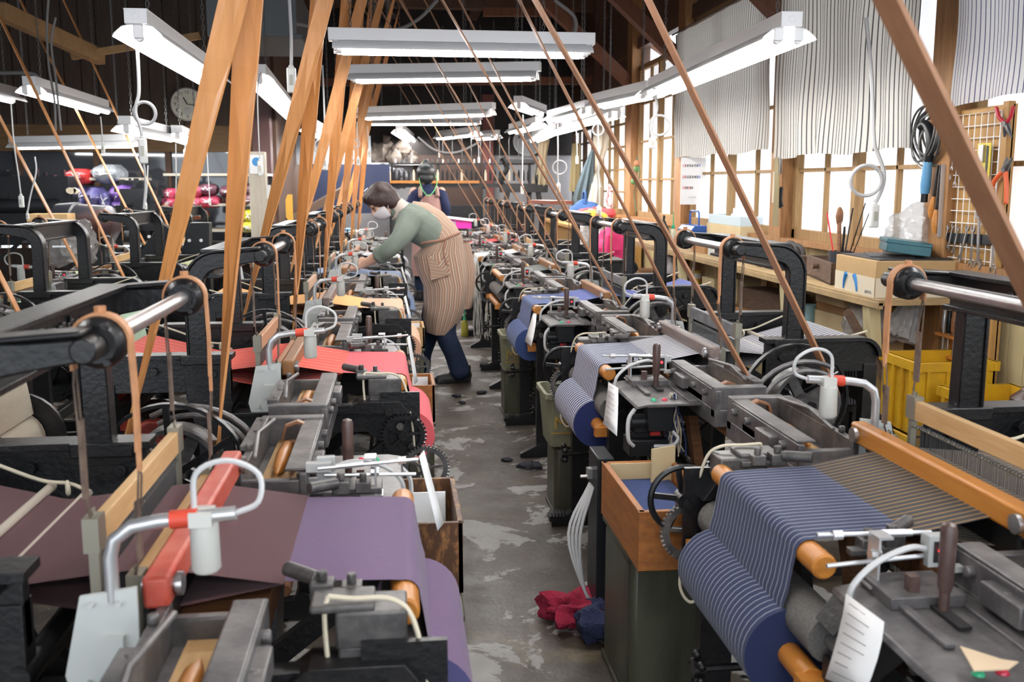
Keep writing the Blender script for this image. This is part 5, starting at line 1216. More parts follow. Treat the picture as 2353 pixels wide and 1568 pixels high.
b = MB(); b.tube([at(*q, x=2.42) for q in ((2132, 372), (2130, 395), (2127, 425), (2125, 445))], [.020, .022, .024, .02], 10); kid(b.build('handle', mat('sky blue grip', (.10, .28, .48), .4)), u); b = MB(); b.tube([at(*q, x=2.42) for q in ((2125, 440), (2123, 465))], .016, 10); kid(b.build('end_cap', blackbox), u)
u = T_('cable_coil', at(2133, 310, x=2.45), 'coil of grey and black cable hung on the window post', 'cable'); rr = random.Random(5)
for k in range(9):
    b = MB(); c = at(2135 + rr.uniform(-6, 10), 318 + rr.uniform(-12, 18), x=2.45); r = rr.uniform(.075, .14); b.torus(c + Vector((-.01 * (k % 3), 0, 0)), (1, rr.uniform(-.25, .25), rr.uniform(-.2, .2)), r, .0055, 32, 6); kid(b.build('cable_turn', cordd if k % 3 else mat('steel grey cable', (.25, .26, .26), .4, .3)), u)
# kettle, white cap and mallet at the right edge
t = T_('kettle', (2.28, 3.28, .50), 'dark brown kettle with upright spout near the right edge', 'kettle'); b = MB(); b._lathe(Vector((0, 0, 0)), Vector((0, 0, 1)), [(0, .07), (.03, .09), (.08, .085), (.11, .05)], 20); b.build('body', mat('brown glaze', (.05, .022, .016), .25), t); b = MB(); b._lathe(Vector((0, 0, .108)), Vector((0, 0, 1)), [(0, .05), (.012, .045), (.02, .015), (.035, .016)], 18); b.build('lid', mat('brown glaze', ()), t); b = MB(); b.tube(spline([(.03, -.07, .05), (.05, -.10, .10), (.06, -.11, .20), (.062, -.11, .25)], 5), [.02] * 6 + [.016] * 5 + [.012] * 5, 10); b.build('spout', blackbox, t)
b = MB(); b.box((2.32, 3.22, .25), (.40, .56, .49)); solid(b, 'side_cabinet', crate_d, 'dark low cabinet under the kettle at the right edge', 'cabinet', bev=.004)
b = MB(); lump(b, (2.17, 3.12, .555), (.075, .085, .06), 2, .05, 18, 12); solid(b, 'plastic_container', whitepl, 'rounded white plastic container lying beside the kettle', 'container')
t = T_('mallet', (2.24, 3.02, .50), 'mallet standing on its head with a worn wooden handle, at the right edge', 'mallet'); b = MB(); b.box((0, 0, .03), (.10, .07, .06)); b.build('head', iron, t, bev=.003); b = MB(); b.lathe((0, 0, .06), (0, 0, .20), [(0, .018), (.05, .016), (.11, .021), (.14, .022)], 12); b.build('handle', wood_p, t)
# calendar on its post
t = T_('wall_calendar', (2.44, 8.25, 1.35), 'white wall calendar with red, black and blue dates, below the striped curtain', 'calendar')
A, Bq = at(1566, 362, y=8.2), at(1614, 470, y=8.2); wd, hg = (Bq.x - A.x), A.z - Bq.z
b = MB(); b.box(((A.x + Bq.x) / 2, 8.2, (A.z + Bq.z) / 2), (wd, .006, hg)); b.box(((A.x + Bq.x) / 2 + .012, 8.207, (A.z + Bq.z) / 2 + .004), (wd * 1.12, .004, hg * .98)); kid(b.build('sheets', paperm), t)
calred, calblue, calblk = mat('red ink', (.75, .06, .05), .7), mat('blue ink', (.08, .18, .65), .7), mat('black ink', (.03, .03, .03), .7)
def tfront(body, px, py, size, m, nm='date'):
    p = at(px, py, y=8.194); q = text_mesh(body, size, nm, m, None, Matrix.Translation(p) @ Matrix.Rotation(PI / 2, 4, 'X')); kid(q, t)
for r_, (row, yy) in enumerate(((list(range(13, 20)), 381), (list(range(20, 27)), 407), (list(range(27, 31)), 432))):
    for k, n_ in enumerate(row): tfront(str(n_), 1572 + k * 5.6, yy, .030, calred if (k == 0 or n_ == 29) else calblue if k == 6 else calblk)
tfront('シラカワ', 1591, 454, .017, inkm, 'maker_line')
for k in range(3): tfront('ーーーー', 1592, 460 + k * 3.5, .008, inkm, 'maker_line')
# tools on the near window post
u = T_('tool_holder', at(1794, 415, x=2.42), 'pale hanging holder with black-handled cutters on the post between the curtains', 'holder'); b = MB(); A = at(1788, 405, x=2.455); b.box(A + Vector((0, .02, -.07)), (.02, .09, .20)); kid(b.build('pouch', mat('pale canvas', (.55, .50, .40), .9)), u)
b = MB(); b.tube([at(1796, 430, x=2.41), at(1792, 478, x=2.41)], .011, 8); b.tube([at(1790, 435, x=2.41), at(1797, 474, x=2.41)], .009, 8); kid(b.build('cutters', blackbox), u)
for k in range(3): b = MB(); b.cyl(at(1787 + 4 * k, 365, x=2.41), at(1786 + 4 * k, 400, x=2.41), .005, 6); kid(b.build('pick', (redm, alu, iron2)[k]), u)
b = MB()
for k in range(9): b.tube(spline([at(1781 + k * .9, 362, x=2.39), at(1780 + 1.2 * k, 430, x=2.38), at(1776 + 1.4 * k, 520, x=2.38)], 5), .0035, 5)
solid(b, 'hanging_threads', mat('olive thread', (.22, .18, .10), .9), 'bundle of olive threads hanging below the gap between the curtains', 'threads')
# green and brown balls on a cord, ribbon, far curtains and coat
u = T_('ball_cord', at(1460, 420, x=2.44), 'cord strung with brown and green balls on the far window post', 'cord'); b = MB(); b.tube(spline([at(1463, 360, x=2.43), at(1470, 400, x=2.43), at(1458, 440, x=2.43), at(1462, 490, x=2.43)], 5), .006, 6); kid(b.build('cord', mat('dark green cord', (.05, .08, .04), .8)), u)
for k, (p, m) in enumerate((((1464, 376), mat('brown ball', (.30, .13, .06), .7)), ((1463, 388), mat('green ball', (.07, .16, .05), .7)), ((1457, 417), mat('green ball', (.07, .16, .05), .7)))): b = MB(); b.ball(at(*p, x=2.42), .035, 12, 8); kid(b.build('ball', m), u)
b = MB(); P = at(1400, 470, x=2.40); lump(b, P, (.03, .10, .20), 5, .25, 16, 12); solid(b, 'tape_ribbon', mat('red and white tape', (.75, .68, .68), .5, 0, .4, (.65, .08, .08), 14, .5, .52), 'twist of red and white tape on the far window sill', 'ribbon')
def drape(name, pts, rad, m, label, cat, seed, n=26):
    b = MB(); rr = random.Random(seed)
    for i, (p, r) in enumerate(zip(pts, rad)):
        for k in range(n): a = 2 * PI * k / n; f = 1 + .16 * math.sin(a * 9 + i * .3); b.v.append(tuple(p + Vector((math.cos(a) * r * .45 * f, math.sin(a) * r * f, 0)))); b.uv[len(b.v) - 1] = (k / n, i * .2)
    for i in range(len(pts) - 1):
        for k in range(n): b.f.append((i * n + k, i * n + (k + 1) % n, (i + 1) * n + (k + 1) % n, (i + 1) * n + k))
    return tag(b.build(name, m, None), label, cat)
Q = lambda px, py: at(px, py, x=2.36)
drape('tied_curtain', [Q(1383, 285), Q(1380, 340), Q(1370, 395), Q(1372, 430), Q(1368, 470), Q(1364, 500)], [.18, .16, .07, .13, .19, .22], mat('cream curtain cloth', (.58, .55, .46), .85, 0, .2), 'cream curtain tied in the middle, beside the grey blue coat', 'curtain', 1)
drape('hanging_coat', [at(1362, 345, x=2.28), at(1355, 380, x=2.28), at(1348, 420, x=2.28), at(1342, 455, x=2.28), at(1340, 475, x=2.28)], [.04, .12, .20, .26, .20], mat('grey blue cloth', (.075, .11, .13), .85), 'grey blue coat hanging beside the tied cream curtain', 'coat', 2)
drape('tied_curtain', [at(1250, 320, x=1.9), at(1246, 365, x=1.9), at(1244, 395, x=1.9), at(1240, 435, x=1.9)], [.14, .10, .16, .24], mat('beige curtain cloth', (.42, .34, .22), .85), 'beige curtain gathered at the back wall corner', 'curtain', 3)
drape('tied_curtain', [at(1324, 330, x=2.42), at(1322, 385, x=2.42), at(1320, 440, x=2.42)], [.10, .12, .14], mat('yellowish curtain cloth', (.48, .38, .20), .85), 'narrow yellowish curtain on the far window', 'curtain', 4)
# blue bag, heap of clear bags, pink cloth and counter at the far right
ctr = T_('side_counter', (1.95, 11.4, 0), 'low ochre counter along the far end of the window wall', 'counter'); b = MB(); b.box((2.2, 11.4, .44), (.62, 2.6, .88)); b.box((2.18, 11.4, .89), (.70, 2.64, .03)); kid(b.build('counter_body', ochre_b), ctr)
P = Vector((2.0, 10.6, .905)); b = MB(); lump(b, P + Vector((0, 0, .12)), (.17, .22, .14), 7, .16, 22, 14); o = solid(b, 'tote_bag', mat('blue tote cloth', (.012, .055, .17), .8), 'blue cloth tote bag on the far counter', 'bag'); b = MB(); b.tube(spline([P + Vector((0, -.10, .2)), P + Vector((0, -.05, .34)), P + Vector((0, .06, .34)), P + Vector((0, .10, .2))], 5), .012, 6); kid(b.build('handle', mat('blue tote cloth', ())), o)
for k, (p, r, m, lab, nm) in enumerate(((Vector((1.95, 9.85, .90)), (.20, .22, .17), film, 'clear bag of waste yarn under the blue tote', 'plastic_bag'), (Vector((1.85, 9.4, .72)), (.20, .26, .30), film, 'big clear bag bulging behind the white cloth loom', 'plastic_bag'), (Vector((1.9, 9.55, 1.02)), (.12, .12, .07), mat('yellow cloth', (.55, .38, .03), .8), 'yellow rag on the bag heap', 'rag'), (Vector((2.05, 10.2, 1.03)), (.18, .16, .07), mat('red cloth', (.55, .06, .04), .8), 'red rag behind the bag heap', 'rag'), (Vector((1.90, 8.75, .72)), (.16, .16, .24), mat('crimson cloth', (.62, .03, .14), .8), 'crimson cloth hanging behind the fourth loom of the window row', 'cloth'))): b = MB(); lump(b, p, r, 20 + k, .2, 22, 14); solid(b, nm, m, lab, {'plastic_bag': 'bag'}.get(nm, nm))
t = T_('wooden_plank', (1.3, 8.5, 1.19), 'short reddish plank lying across a loom arch in the window row', 'plank'); b = MB(); b.box((0, 0, 0), (.20, .52, .03), Matrix.Rotation(.25, 3, 'Z')); b.build('plank', mat('reddish wood', (.26, .07, .04), .5), t)
# ---------------------------------------------------------------- pull switches
def pull(pts, y, label, sw=(None, None), w=.022, r=.004, tail=None, group='lamp pull switches', m=None, knot=None, body=.085):
    """a flex hanging down a pixel path at depth y with a switch on its end"""
    P = [at(*q, y=y) for q in pts]; t = T_('pull_switch', P[-1], label, 'switch', group); b = MB(); b.tube(spline(P, 4), r, 6)
    if knot: c = at(*knot[:2], y=y); R_ = knot[2] * y / 2331; b.torus(c, (.15, 1, .1), R_, r, 24, 6)
    kid(b.build('flex', m or cordw), t); e = P[-1]; b = MB(); b.box(e + Vector((0, 0, -body / 2)), (w, w * .75, body)); b.box(e + Vector((0, 0, .004)), (w * .6, w * .5, .014)); kid(b.build('switch_body', whitepl, bev=w * .2), t)
    b = MB(); b.box(e + Vector((0, -w * .4, -body * .5)), (w * .4, .006, body * .4)); kid(b.build('rocker', mat('grey rocker', (.45, .44, .38), .4)), t)
    if tail: b = MB(); b.tube(spline([e + Vector((0, 0, -body))] + [at(*q, y=y) for q in tail], 4), r * .6, 5); kid(b.build('tail_cord', cordw), t)
pull([(313, 36), (314, 90), (318, 160), (319, 215), (313, 240), (312, 262), (322, 290), (327, 318)], 4.4, 'big white pull switch on a thick knotted flex from the upper left lamp', w=.034, r=.0075, tail=[(333, 395), (334, 430), (330, 480)], knot=(333, 260, 24), body=.105)
pull([(665, 0), (669, 80), (669, 155)], 4.6, 'white pull switch hanging between the single lamp and the orange belts', w=.040, r=.0075, body=.11)
pull([(600, 165), (594, 185), (592, 230), (594, 300), (597, 370)], 6.2, 'white pull switch hanging against the pale post', w=.03, body=.09)
pull([(231, 268), (234, 300), (236, 330)], 6.4, 'small pull switch below the lamp under the slanting batten', w=.022, body=.06)
pull([(25, 238), (32, 330), (42, 400), (48, 450)], 5.5, 'pull switch hanging low at the far left', w=.026, body=.062)
pull([(80, 360), (83, 395), (70, 450), (63, 490)], 5.0, 'dangling grey flex ending low at the far left', w=.014, body=.03)
pull([(741, 150), (744, 220), (746, 280), (747, 330), (746, 360)], 7.2, 'pull switch with a round loop between the left belts', w=.042, r=.0065, knot=(738, 337, 15), body=.095)
pull([(808, 195), (809, 270), (810, 345)], 7.5, 'pull switch under the near end of the second cross lamp', w=.026, body=.07)
pull([(820, 280), (822, 325), (823, 362)], 8.2, 'pull switch with a small loop beside the second cross lamp switch', w=.028, knot=(819, 330, 8), body=.065)
pull([(845, 290), (846, 320), (848, 345)], 9.0, 'little pull switch in front of the far left belts', w=.03, body=.06)
pull([(404, 330), (405, 400), (404, 485)], 7.6, 'thin pull switch at the foot of the smallest left lamp', w=.016, body=.04)
pull([(340, 380), (338, 430), (335, 467)], 7.8, 'thin pull switch in front of the purple bags', w=.018, body=.05)
pull([(424, 300), (426, 330), (425, 345)], 8.5, 'pull switch by the clock', w=.026, body=.05)
pull([(476, 350), (479, 410), (482, 458)], 8.5, 'pull switch hanging before the pink bags', w=.018, body=.05)
pull([(1507, 222), (1510, 252), (1500, 275), (1496, 300), (1499, 317)], 6.6, 'pull switch with a wide white loop left of the striped curtains', w=.045, r=.0085, knot=(1515, 288, 23), body=.07)
pull([(1990, 40), (2003, 180), (2008, 320), (2016, 350), (2031, 395), (2028, 430), (2010, 470)], 4.55, 'big pull switch on a thick flex looped in front of the near window', w=.042, r=.0095, knot=(1990, 415, 37), body=.11)
pull([(1281, 285), (1282, 350), (1281, 390), (1283, 422)], 9.0, 'pull switch with a loop in front of the far beige curtain', w=.036, r=.007, knot=(1286, 385, 16), body=.085)
pull([(1324, 300), (1326, 330), (1326, 360)], 9.4, 'short pull switch with a yellow tag at the far window', w=.026, body=.07)
pull([(1202, 264), (1201, 350), (1200, 428)], 9.6, 'long pull switch under the lonely high lamp', w=.03, r=.006, body=.075)
pull([(1375, 265), (1374, 290), (1375, 360), (1376, 475)], 7.6, 'pull switch hanging in front of the tied cream curtain', w=.042, r=.006, knot=(1374, 298, 13), body=.09)
pull([(944, 330), (946, 345), (945, 352)], 11.0, 'tiny pull switch above the person in the back', w=.026, body=.06)
pull([(1009, 322), (1009, 338), (1009, 352)], 11.5, 'tiny pull switch left of the winding machine lamp', w=.02, body=.05)
pull([(1098, 330), (1100, 345), (1100, 362)], 11.5, 'tiny pull switch with twisted flex over the winding machine', w=.024, body=.06)
# ---------------------------------------------------------------- papers on the looms
def sheet_thing(P, label, rows=True, cat='paper'):
    """P: list of left/right point pairs down the sheet"""
    b = MB(); n = len(P)
    for l, r in P: b.v += [tuple(l), tuple(r)]
    b.f = [(2 * i, 2 * i + 1, 2 * i + 3, 2 * i + 2) for i in range(n - 1)]
    o = b.build('paper_sheet', paperm, None, recalc=False); o.modifiers.new('t', 'SOLIDIFY').thickness = .0006; tag(o, label, cat, 'work sheets')
    if rows:
        b = MB(); L = sum((Vector(P[i][0]) - Vector(P[i + 1][0])).length for i in range(n - 1)); rr = random.Random(3)
        for k in range(8):
            t = (k + .7) / 8.6 * (n - 1); i = int(t); q = t - i; l, r = Vector(P[i][0]).lerp(Vector(P[i + 1][0]), q), Vector(P[i][1]).lerp(Vector(P[i + 1][1]), q); nn = (r - l).cross(Vector(P[i + 1][0]) - Vector(P[i][0])).normalized()
            if nn.dot(l - EYE) > 0: nn = -nn
            nn = nn * .0012; b.bar(l.lerp(r, .12) + nn, l.lerp(r, rr.uniform(.45, .88)) + nn, .0004, .0012)
        kid2 = b.build('written_lines', inkm, None); kid2.parent = o
    return o
for i, (top, bot, y, lab) in enumerate((([(1945, 1365), (2032, 1430)], [(1897, 1560), (1985, 1600)], 1.44, 'filled-in work sheet hanging from the front navy loom'), ([(1398, 878), (1421, 892)], [(1386, 975), (1418, 1003)], 3.06, 'curled work sheet hanging from the bold striped loom'), ([(1218, 716), (1233, 722)], [(1206, 785), (1221, 796)], 4.75, 'narrow work sheet hanging from the blue loom'))):
    P = []
    for k in range(5):
        t = k / 4; xx = .673 - .045 * t; l = Vector(at(top[0][0] + (bot[0][0] - top[0][0]) * t ** 1.3, top[0][1] + (bot[0][1] - top[0][1]) * t, x=xx)); r = Vector(at(top[1][0] + (bot[1][0] - top[1][0]) * t ** 1.6, top[1][1] + (bot[1][1] - top[1][1]) * t, x=xx)); P.append((l, r))
    sheet_thing(P, lab, i < 2)
for (a_, b__, y, lab) in (((968, 1045), (1010, 1215), 2.0, 'white paper strip hanging over the wooden box by the purple loom'), ((938, 775), (955, 882), 3.75, 'white paper strip hanging by the rose red loom'), ((930, 682), (942, 735), 5.4, 'white paper strip hanging by the peach loom'), ((922, 615), (938, 668), 7.05, 'white paper strip hanging by the pale blue loom')):
    P = []; s_ = y / 2.0
    for k in range(5): t = k / 4; c = Vector(at(a_[0] + (b__[0] - a_[0]) * t, a_[1] + (b__[1] - a_[1]) * t, y=y)); P.append((c + Vector((-.005, -.014, 0)), c + Vector((.006 + .003 * t, .02, .004))))
    sheet_thing(P, lab, False)
t = T_('torn_card', at(2265, 1530, z=.735), 'torn buff card lying at the control end of the front navy loom', 'card'); b = MB(); p = [at(*q, z=.735) for q in ((2206, 1488), (2300, 1518), (2340, 1524), (2318, 1540), (2238, 1544))]; b.add([q for q in p] + [q + Vector((0, 0, .002)) for q in p], [(0, 1, 2, 3, 4), (5, 9, 8, 7, 6)] + [(k, (k + 1) % 5, 5 + (k + 1) % 5, 5 + k) for k in range(5)]); kid(b.build('card', mat('buff card', (.66, .50, .33), .8)), t)
# thread waste hanging by the looms
def tassel(p, n, L, cols, label, seed):
    t = T_('yarn_tassel', p, label, 'yarn', 'waste yarn on the looms'); rr = random.Random(seed)
    for ci, m in enumerate(cols):
        b = MB()
        for k in range(n):
            q = [(rr.uniform(-.01, .01), rr.uniform(-.015, .015), 0)]
            for j in range(5): q.append((q[-1][0] + rr.uniform(-.014, .014), q[-1][1] + rr.uniform(-.016, .016), -L * (j + 1) / 5 * rr.uniform(.9, 1.0)))
            b.tube(spline(q, 3), .0022, 4)
        b.build('yarn', m, t)
yn = mat('navy yarn', (.02, .03, .10), .9); yw = mat('white yarn', (.62, .60, .56), .9); ye = mat('ecru yarn', (.50, .42, .32), .9)
tassel(at(1548, 905, y=2.85), 9, .19, [yn, yw, ye], 'tangled navy, white and ecru threads by the bold striped loom', 1)
tassel(at(1307, 745, y=4.55), 16, .15, [yn], 'navy thread bundle by the blue loom', 2)
tassel(at(1096, 600, y=7.9), 14, .64, [yw], 'long white thread hank hanging to the floor by the white cloth loom', 3)
tassel(at(1120, 665, y=7.7), 10, .40, [yw], 'short white thread hank beside the long one', 4)
tassel(at(1197, 650, y=6.2), 10, .16, [ye], 'ecru thread tuft on the loom with the bare roller', 5)
# ---------------------------------------------------------------- bins and boxes in the aisle
khaki = mat('stained khaki plastic', (.20, .20, .13), .5, 0, .4, (.11, .11, .07), 5, .4, .7, stretch=(3, 3, .8))
olive_d = mat('dark olive can', (.075, .075, .048), .4, .2, .5, (.035, .034, .024), 4, .4, .7, stretch=(3, 3, .6))
def bin_(x, y, z0, h, w, d, label, text=None, tip=0):
    t = T_('waste_bin', (x, y, z0), label, 'bin', 'square waste bins'); b = MB(); th = .008; k = .86
    def ringp(s_, z, r=.03):
        pts = []
        for cx_, cy_, a0 in ((1, 1, 0), (-1, 1, 90), (-1, -1, 180), (1, -1, 270)):
            for q in range(5): a = math.radians(a0 + q * 22.5); pts.append((cx_ * (w / 2 * s_ - r) + r * math.cos(a), cy_ * (d / 2 * s_ - r) + r * math.sin(a), z))
        return pts
    rings = [ringp(k, 0), ringp(1, h), ringp(1.07, h), ringp(1.07, h - .012), ringp(1.01, h - .014)]
    rings = [ringp(k, 0), ringp(.99, h - .02), ringp(1.07, h - .02), ringp(1.07, h), ringp(.96, h), ringp(k * .95, .02)]
    for r_ in rings: b.v += r_
    n = 20
    for i in range(len(rings) - 1):
        for q in range(n): b.f.append((i * n + q, i * n + (q + 1) % n, (i + 1) * n + (q + 1) % n, (i + 1) * n + q))
    b.f.append(tuple(range(n))[::-1]); b.f.append(tuple(range((len(rings) - 1) * n, len(rings) * n))); b.build('bin_body', khaki, t)
    if text:
        q = text_mesh(text, .075, 'stencil_text', mat('ochre stencil paint', (.36, .20, .03), .6), None, Matrix.Translation((-.02, -d / 2 * (k + (1 - k) * .45) - .006, h * .45)) @ Matrix.Rotation(PI / 2, 4, 'X') @ Matrix.Rotation(0, 4, 'X')); q.parent = t
        b = MB(); b.box((-.02, -d / 2 * (k + (1 - k) * .45) - .003, h * .45 - .04), (.16, .003, .005)); b.build('underline', mat('ochre stencil paint', ()), t)
    return t
def can(x, y, h, w, d, label, nm='oil_can'):
    t = T_(nm, (x, y, 0), label, 'can', 'square cans in the aisle'); b = MB(); b.box((0, 0, h / 2), (w, d, h)); b.build('can_body', olive_d, t, bev=.02)
    b = MB(); b.box((0, 0, h + .006), (w + .012, d + .012, .018)); b.build('rim', olive_d, t, bev=.005); b = MB(); b.box((0, 0, .01), (w + .008, d + .008, .02)); b.build('foot_rim', olive_d, t, bev=.005); return t
bin_(.70, 3.96, .30, .22, .24, .26, 'khaki bin with a big ochre letter, beside the bold striped roll', 'Mizu'); can(.72, 3.98, .29, .20, .22, 'tall dark olive can under the khaki bin by the bold striped roll')
bin_(.70, 5.72, .28, .21, .22, .26, 'khaki bin with ochre lettering beside the blue cloth roll', 'Mizu'); can(.70, 5.74, .27, .19, .22, 'dark olive can under the khaki bin by the blue roll')
b = MB(); b.box((.74, 3.93, .455), (.12, .10, .07), Matrix.Rotation(.15, 3, 'Z')); solid(b, 'paper_pad', paperm, 'white folded papers in the bin by the bold striped roll', 'paper')
t = T_('wooden_box', (.665, 2.45, .425), 'orange brown wooden box with card and navy scraps, beside the front navy roll', 'box'); rzB = -.03
b = MB()
for s_ in (-1, 1): b.box((s_ * .095, 0, .075), (.016, .44, .15)); b.box((0, s_ * .212, .075), (.206, .016, .15))
b.box((0, 0, .008), (.20, .43, .014)); b.build('box', mat('aged orange wood', (.34, .125, .03), .5, 0, .4, (.20, .07, .02), 7, .4, .7, stretch=(5, 1.5, 9)), t, bev=.002)
b = MB(); b.box((.0, .195, .085), (.17, .006, .13)); b.box((.06, .17, .12), (.08, .006, .16), Matrix.Rotation(.4, 3, 'Z')); b.build('card_lining', card2, t)
b = MB(); b.box((.0, .02, .06), (.16, .34, .09)); o = solid(b.xf(Matrix.Translation((.665, 2.45, .425))), 'folded_cloth', stripes('navy scrap', (.02, .04, .13), []), 'folded navy scrap in the orange brown box', 'cloth')
can(.675, 2.50, .41, .21, .32, 'large dark olive metal can under the orange brown box')
t = T_('control_panel', (.60, 2.86, 0), 'upright black electrical panel with grey cables behind the olive can', 'panel'); b = MB(); b.box((0, 0, .30), (.05, .14, .50)); b.build('panel', blackbox, t, bev=.004); b = MB(); b.box((-.03, .02, .48), (.02, .03, .03)); b.cyl((-.06, .02, .47), (-.03, .02, .47), .005, 6); b.build('toggle', steel, t)
for k in range(4): b = MB(); b.tube(spline([(-.03, -.03 + k * .015, .45), (-.07 - .01 * k, -.04 + .01 * k, .30), (-.05, -.02, .12), (.0, 0, .05)], 5), .005, 6); b.build('cable', cordw, t)
b = MB(); lump(b, (.585, 2.78, .055), (.07, .09, .055), 4, .3, 26, 16); solid(b, 'yarn_tangle', mat('navy yarn tangle', (.015, .02, .06), .95, bump=1, bscale=90), 'navy tangle of waste yarn on the floor by the olive can', 'yarn')
b = MB(); lump(b, (.53, 2.86, .05), (.10, .09, .05), 9, .45, 26, 16); solid(b, 'yarn_tangle', mat('crimson yarn tangle', (.30, .01, .04), .95, bump=1, bscale=90), 'crimson tangle of waste yarn on the floor by the olive can', 'yarn')
rr = random.Random(11)
for k, (px, py, lab) in enumerate(((1105, 905, 'dark lint lump right of the bent woman\'s heel'), (1050, 912, 'dark lint lump below the bent woman\'s shoe'), (1222, 1075, 'large dark lint clump beside the bin of the striped loom'), (1062, 928, 'small dark lint speck further below the shoe'), (1165, 1060, 'small reddish lint wisp in the middle of the aisle'))):
    P = at(px, py, z=0); b = MB(); s_ = (.9, .8, 1.6, .6, .7)[k]; lump(b, P + Vector((0, 0, .008)), (.035 * s_, .03 * s_, .014 * s_), 30 + k, .3, 14, 8); solid(b, 'lint_lump', mat('dark lint', (.02, .02, .028), .95), lab, 'lint', 'lint on the floor')
def woodbox(x, y, z, w, d, h, label, m):
    t = T_('wooden_box', (x, y, z), label, 'box', 'wooden boxes left of the aisle'); b = MB()
    for s_ in (-1, 1): b.box((s_ * (w / 2 - .006), 0, h / 2), (.012, d, h)); b.box((0, s_ * (d / 2 - .006), h / 2), (w, .012, h))
    b.box((0, 0, .006), (w, d, .012)); b.build('box', m, t, bev=.002)
    b = MB(); b.box((-.01, .03, h * .55), (w * .6, d * .5, .01), Matrix.Rotation(.2, 3, 'Z')); b.box((.01, .05, h * .75), (w * .5, .006, h * .5)); b.build('papers', paperm, t); return t
oldw = mat('scuffed dark and orange wood', (.075, .032, .014), .55, 0, .4, (.34, .16, .05), 9, .52, .68, stretch=(5, 5, 2))
woodbox(.055, 2.22, .47, .15, .34, .16, 'scuffed wooden box holding papers below the purple cloth', oldw); can(.055, 2.15, .455, .13, .42, 'tall narrow olive can under the scuffed wooden box')
woodbox(.075, 4.05, .40, .13, .26, .15, 'small orange wooden box below the rose red cloth', mat('aged orange wood', ())); can(.075, 4.05, .385, .12, .28, 'narrow olive can under the small orange box')
woodbox(.08, 5.75, .42, .13, .28, .12, 'small pale wooden box below the peach cloth', wood_l); can(.08, 5.75, .405, .12, .28, 'narrow olive can under the small pale box')
P = at(1068, 773, z=0); t = T_('spray_bottle', (P.x, P.y, 0), 'yellowish bottle with a thin green spout on the floor behind the bent woman', 'bottle'); b = MB(); b._lathe(Vector((0, 0, 0)), Vector((0, 0, 1)), [(0, .03), (.01, .035), (.11, .03), (.15, .014)], 14); b.build('bottle', mat('yellow liquid bottle', (.45, .40, .06), .3), t); b = MB(); b.lathe((0, 0, .15), (0, 0, .30), [(0, .016), (.02, .014), (.03, .006), (.15, .003)], 10); b.build('spout', greenm, t)
# pink carton on the far looms
P = at(1055, 515, y=10.2); t = T_('paper_carton', (P.x, P.y, P.z - .04), 'hot pink carton beside the bent woman\'s back', 'carton'); b = MB(); b.box((0, 0, .04), (.24, .16, .085)); b.build('carton', mat('hot pink card', (.75, .03, .40), .5), t); b = MB(); b.box((-.07, -.082, .04), (.06, .002, .06)); b.build('label_patch', mat('grey label', (.35, .33, .40), .6), t)
b = MB(); b.box((P.x - .01, P.y, P.z + .055), (.30, .20, .02), Matrix.Rotation(.12, 3, 'Y')); solid(b, 'folded_paper', paperm, 'folded white paper lying on the hot pink carton', 'paper')
P = at(992, 480, y=12.3); b = MB(); b.box((P.x + .02, P.y, .42), (.30, .3, .84)); b.box((P.x + .02, P.y, .85), (.36, .36, .03)); solid(b, 'small_cabinet', mat('yellow ochre cabinet', (.48, .34, .12), .5), 'yellow ochre cabinet right of the standing person', 'cabinet', bev=.004)
# ---------------------------------------------------------------- winding machine before the back wall
WY = 13.2
t = T_('winding_machine', (.9, WY, 0), 'long black winding machine with rows of spindles before the back wall', 'machine')
b = MB(); b.box((.86, WY, 1.02), (1.95, .16, .05)); b.box((.86, WY, 1.30), (1.9, .05, .02)); b.box((.86, WY + .1, 1.30), (1.9, .03, .02)); b.box((.86, WY, .55), (1.9, .06, .08))
for x in (-.05, .55, 1.15, 1.75): b.bar((x, WY - .12, 0), (x, WY, 1.02), .05, .06); b.bar((x, WY + .2, 0), (x, WY, 1.02), .05, .06); b.box((x, WY, 1.16), (.035, .04, .30))
kid(b.build('frame', iron), t)
b = MB(); b.box((.45, WY - .10, 1.065), (1.25, .10, .035)); kid(b.build('wooden_rail', wood_o), t)
for k in range(30):
    x = -.08 + k * .062; b = MB(); b.cyl((x, WY - .11, 1.08), (x, WY - .11, 1.19), .016, 8); b.cyl((x, WY - .11, 1.19), (x, WY - .11, 1.22), .009, 6); kid(b.build('bobbin', blackbox if k % 5 else creamp), t)
for k in range(26):
    x = .0 + k * .068; b = MB(); b.cyl((x, WY - .02, 1.31), (x, WY - .02, 1.36), .012, 6); kid(b.build('guide', iron2 if k % 3 else white_p), t)
for k in range(9): x = .62 + k * .125; b = MB(); b.tube([(x, WY + .12, 1.30), (x, WY + .13, 1.62), (x + .01, WY + .12, 1.65)], .006, 5); b.ball((x + .01, WY + .12, 1.65), .014, 8, 6); kid(b.build('creel_pin', iron2), t)
b = MB()
for s_ in (0, 1):
    b.tube(spline([(1.42 + s_ * .48, WY - .1, .98), (1.36 + s_ * .48, WY - .1, 1.10), (1.44 + s_ * .42, WY - .1, 1.24), (1.38 + s_ * .50, WY - .1, 1.38)], 5), .035, 8)
b.box((1.64, WY - .1, 1.33), (.50, .05, .05)); b.box((1.66, WY - .1, .98), (.62, .14, .10)); b.bar((1.45, WY - .1, .95), (1.30, WY - .1, 0), .07, .06); b.bar((1.85, WY - .1, .95), (2.0, WY - .1, 0), .07, .06); kid(b.build('head_stock', iron), t)
for ch in t.children: ch.location.z += .30
b = MB()
for x in (-.05, .55, 1.15, 1.75): b.box((x, WY, .16), (.08, .30, .32)); b.box((x, WY + .05, .60), (.05, .2, .9))
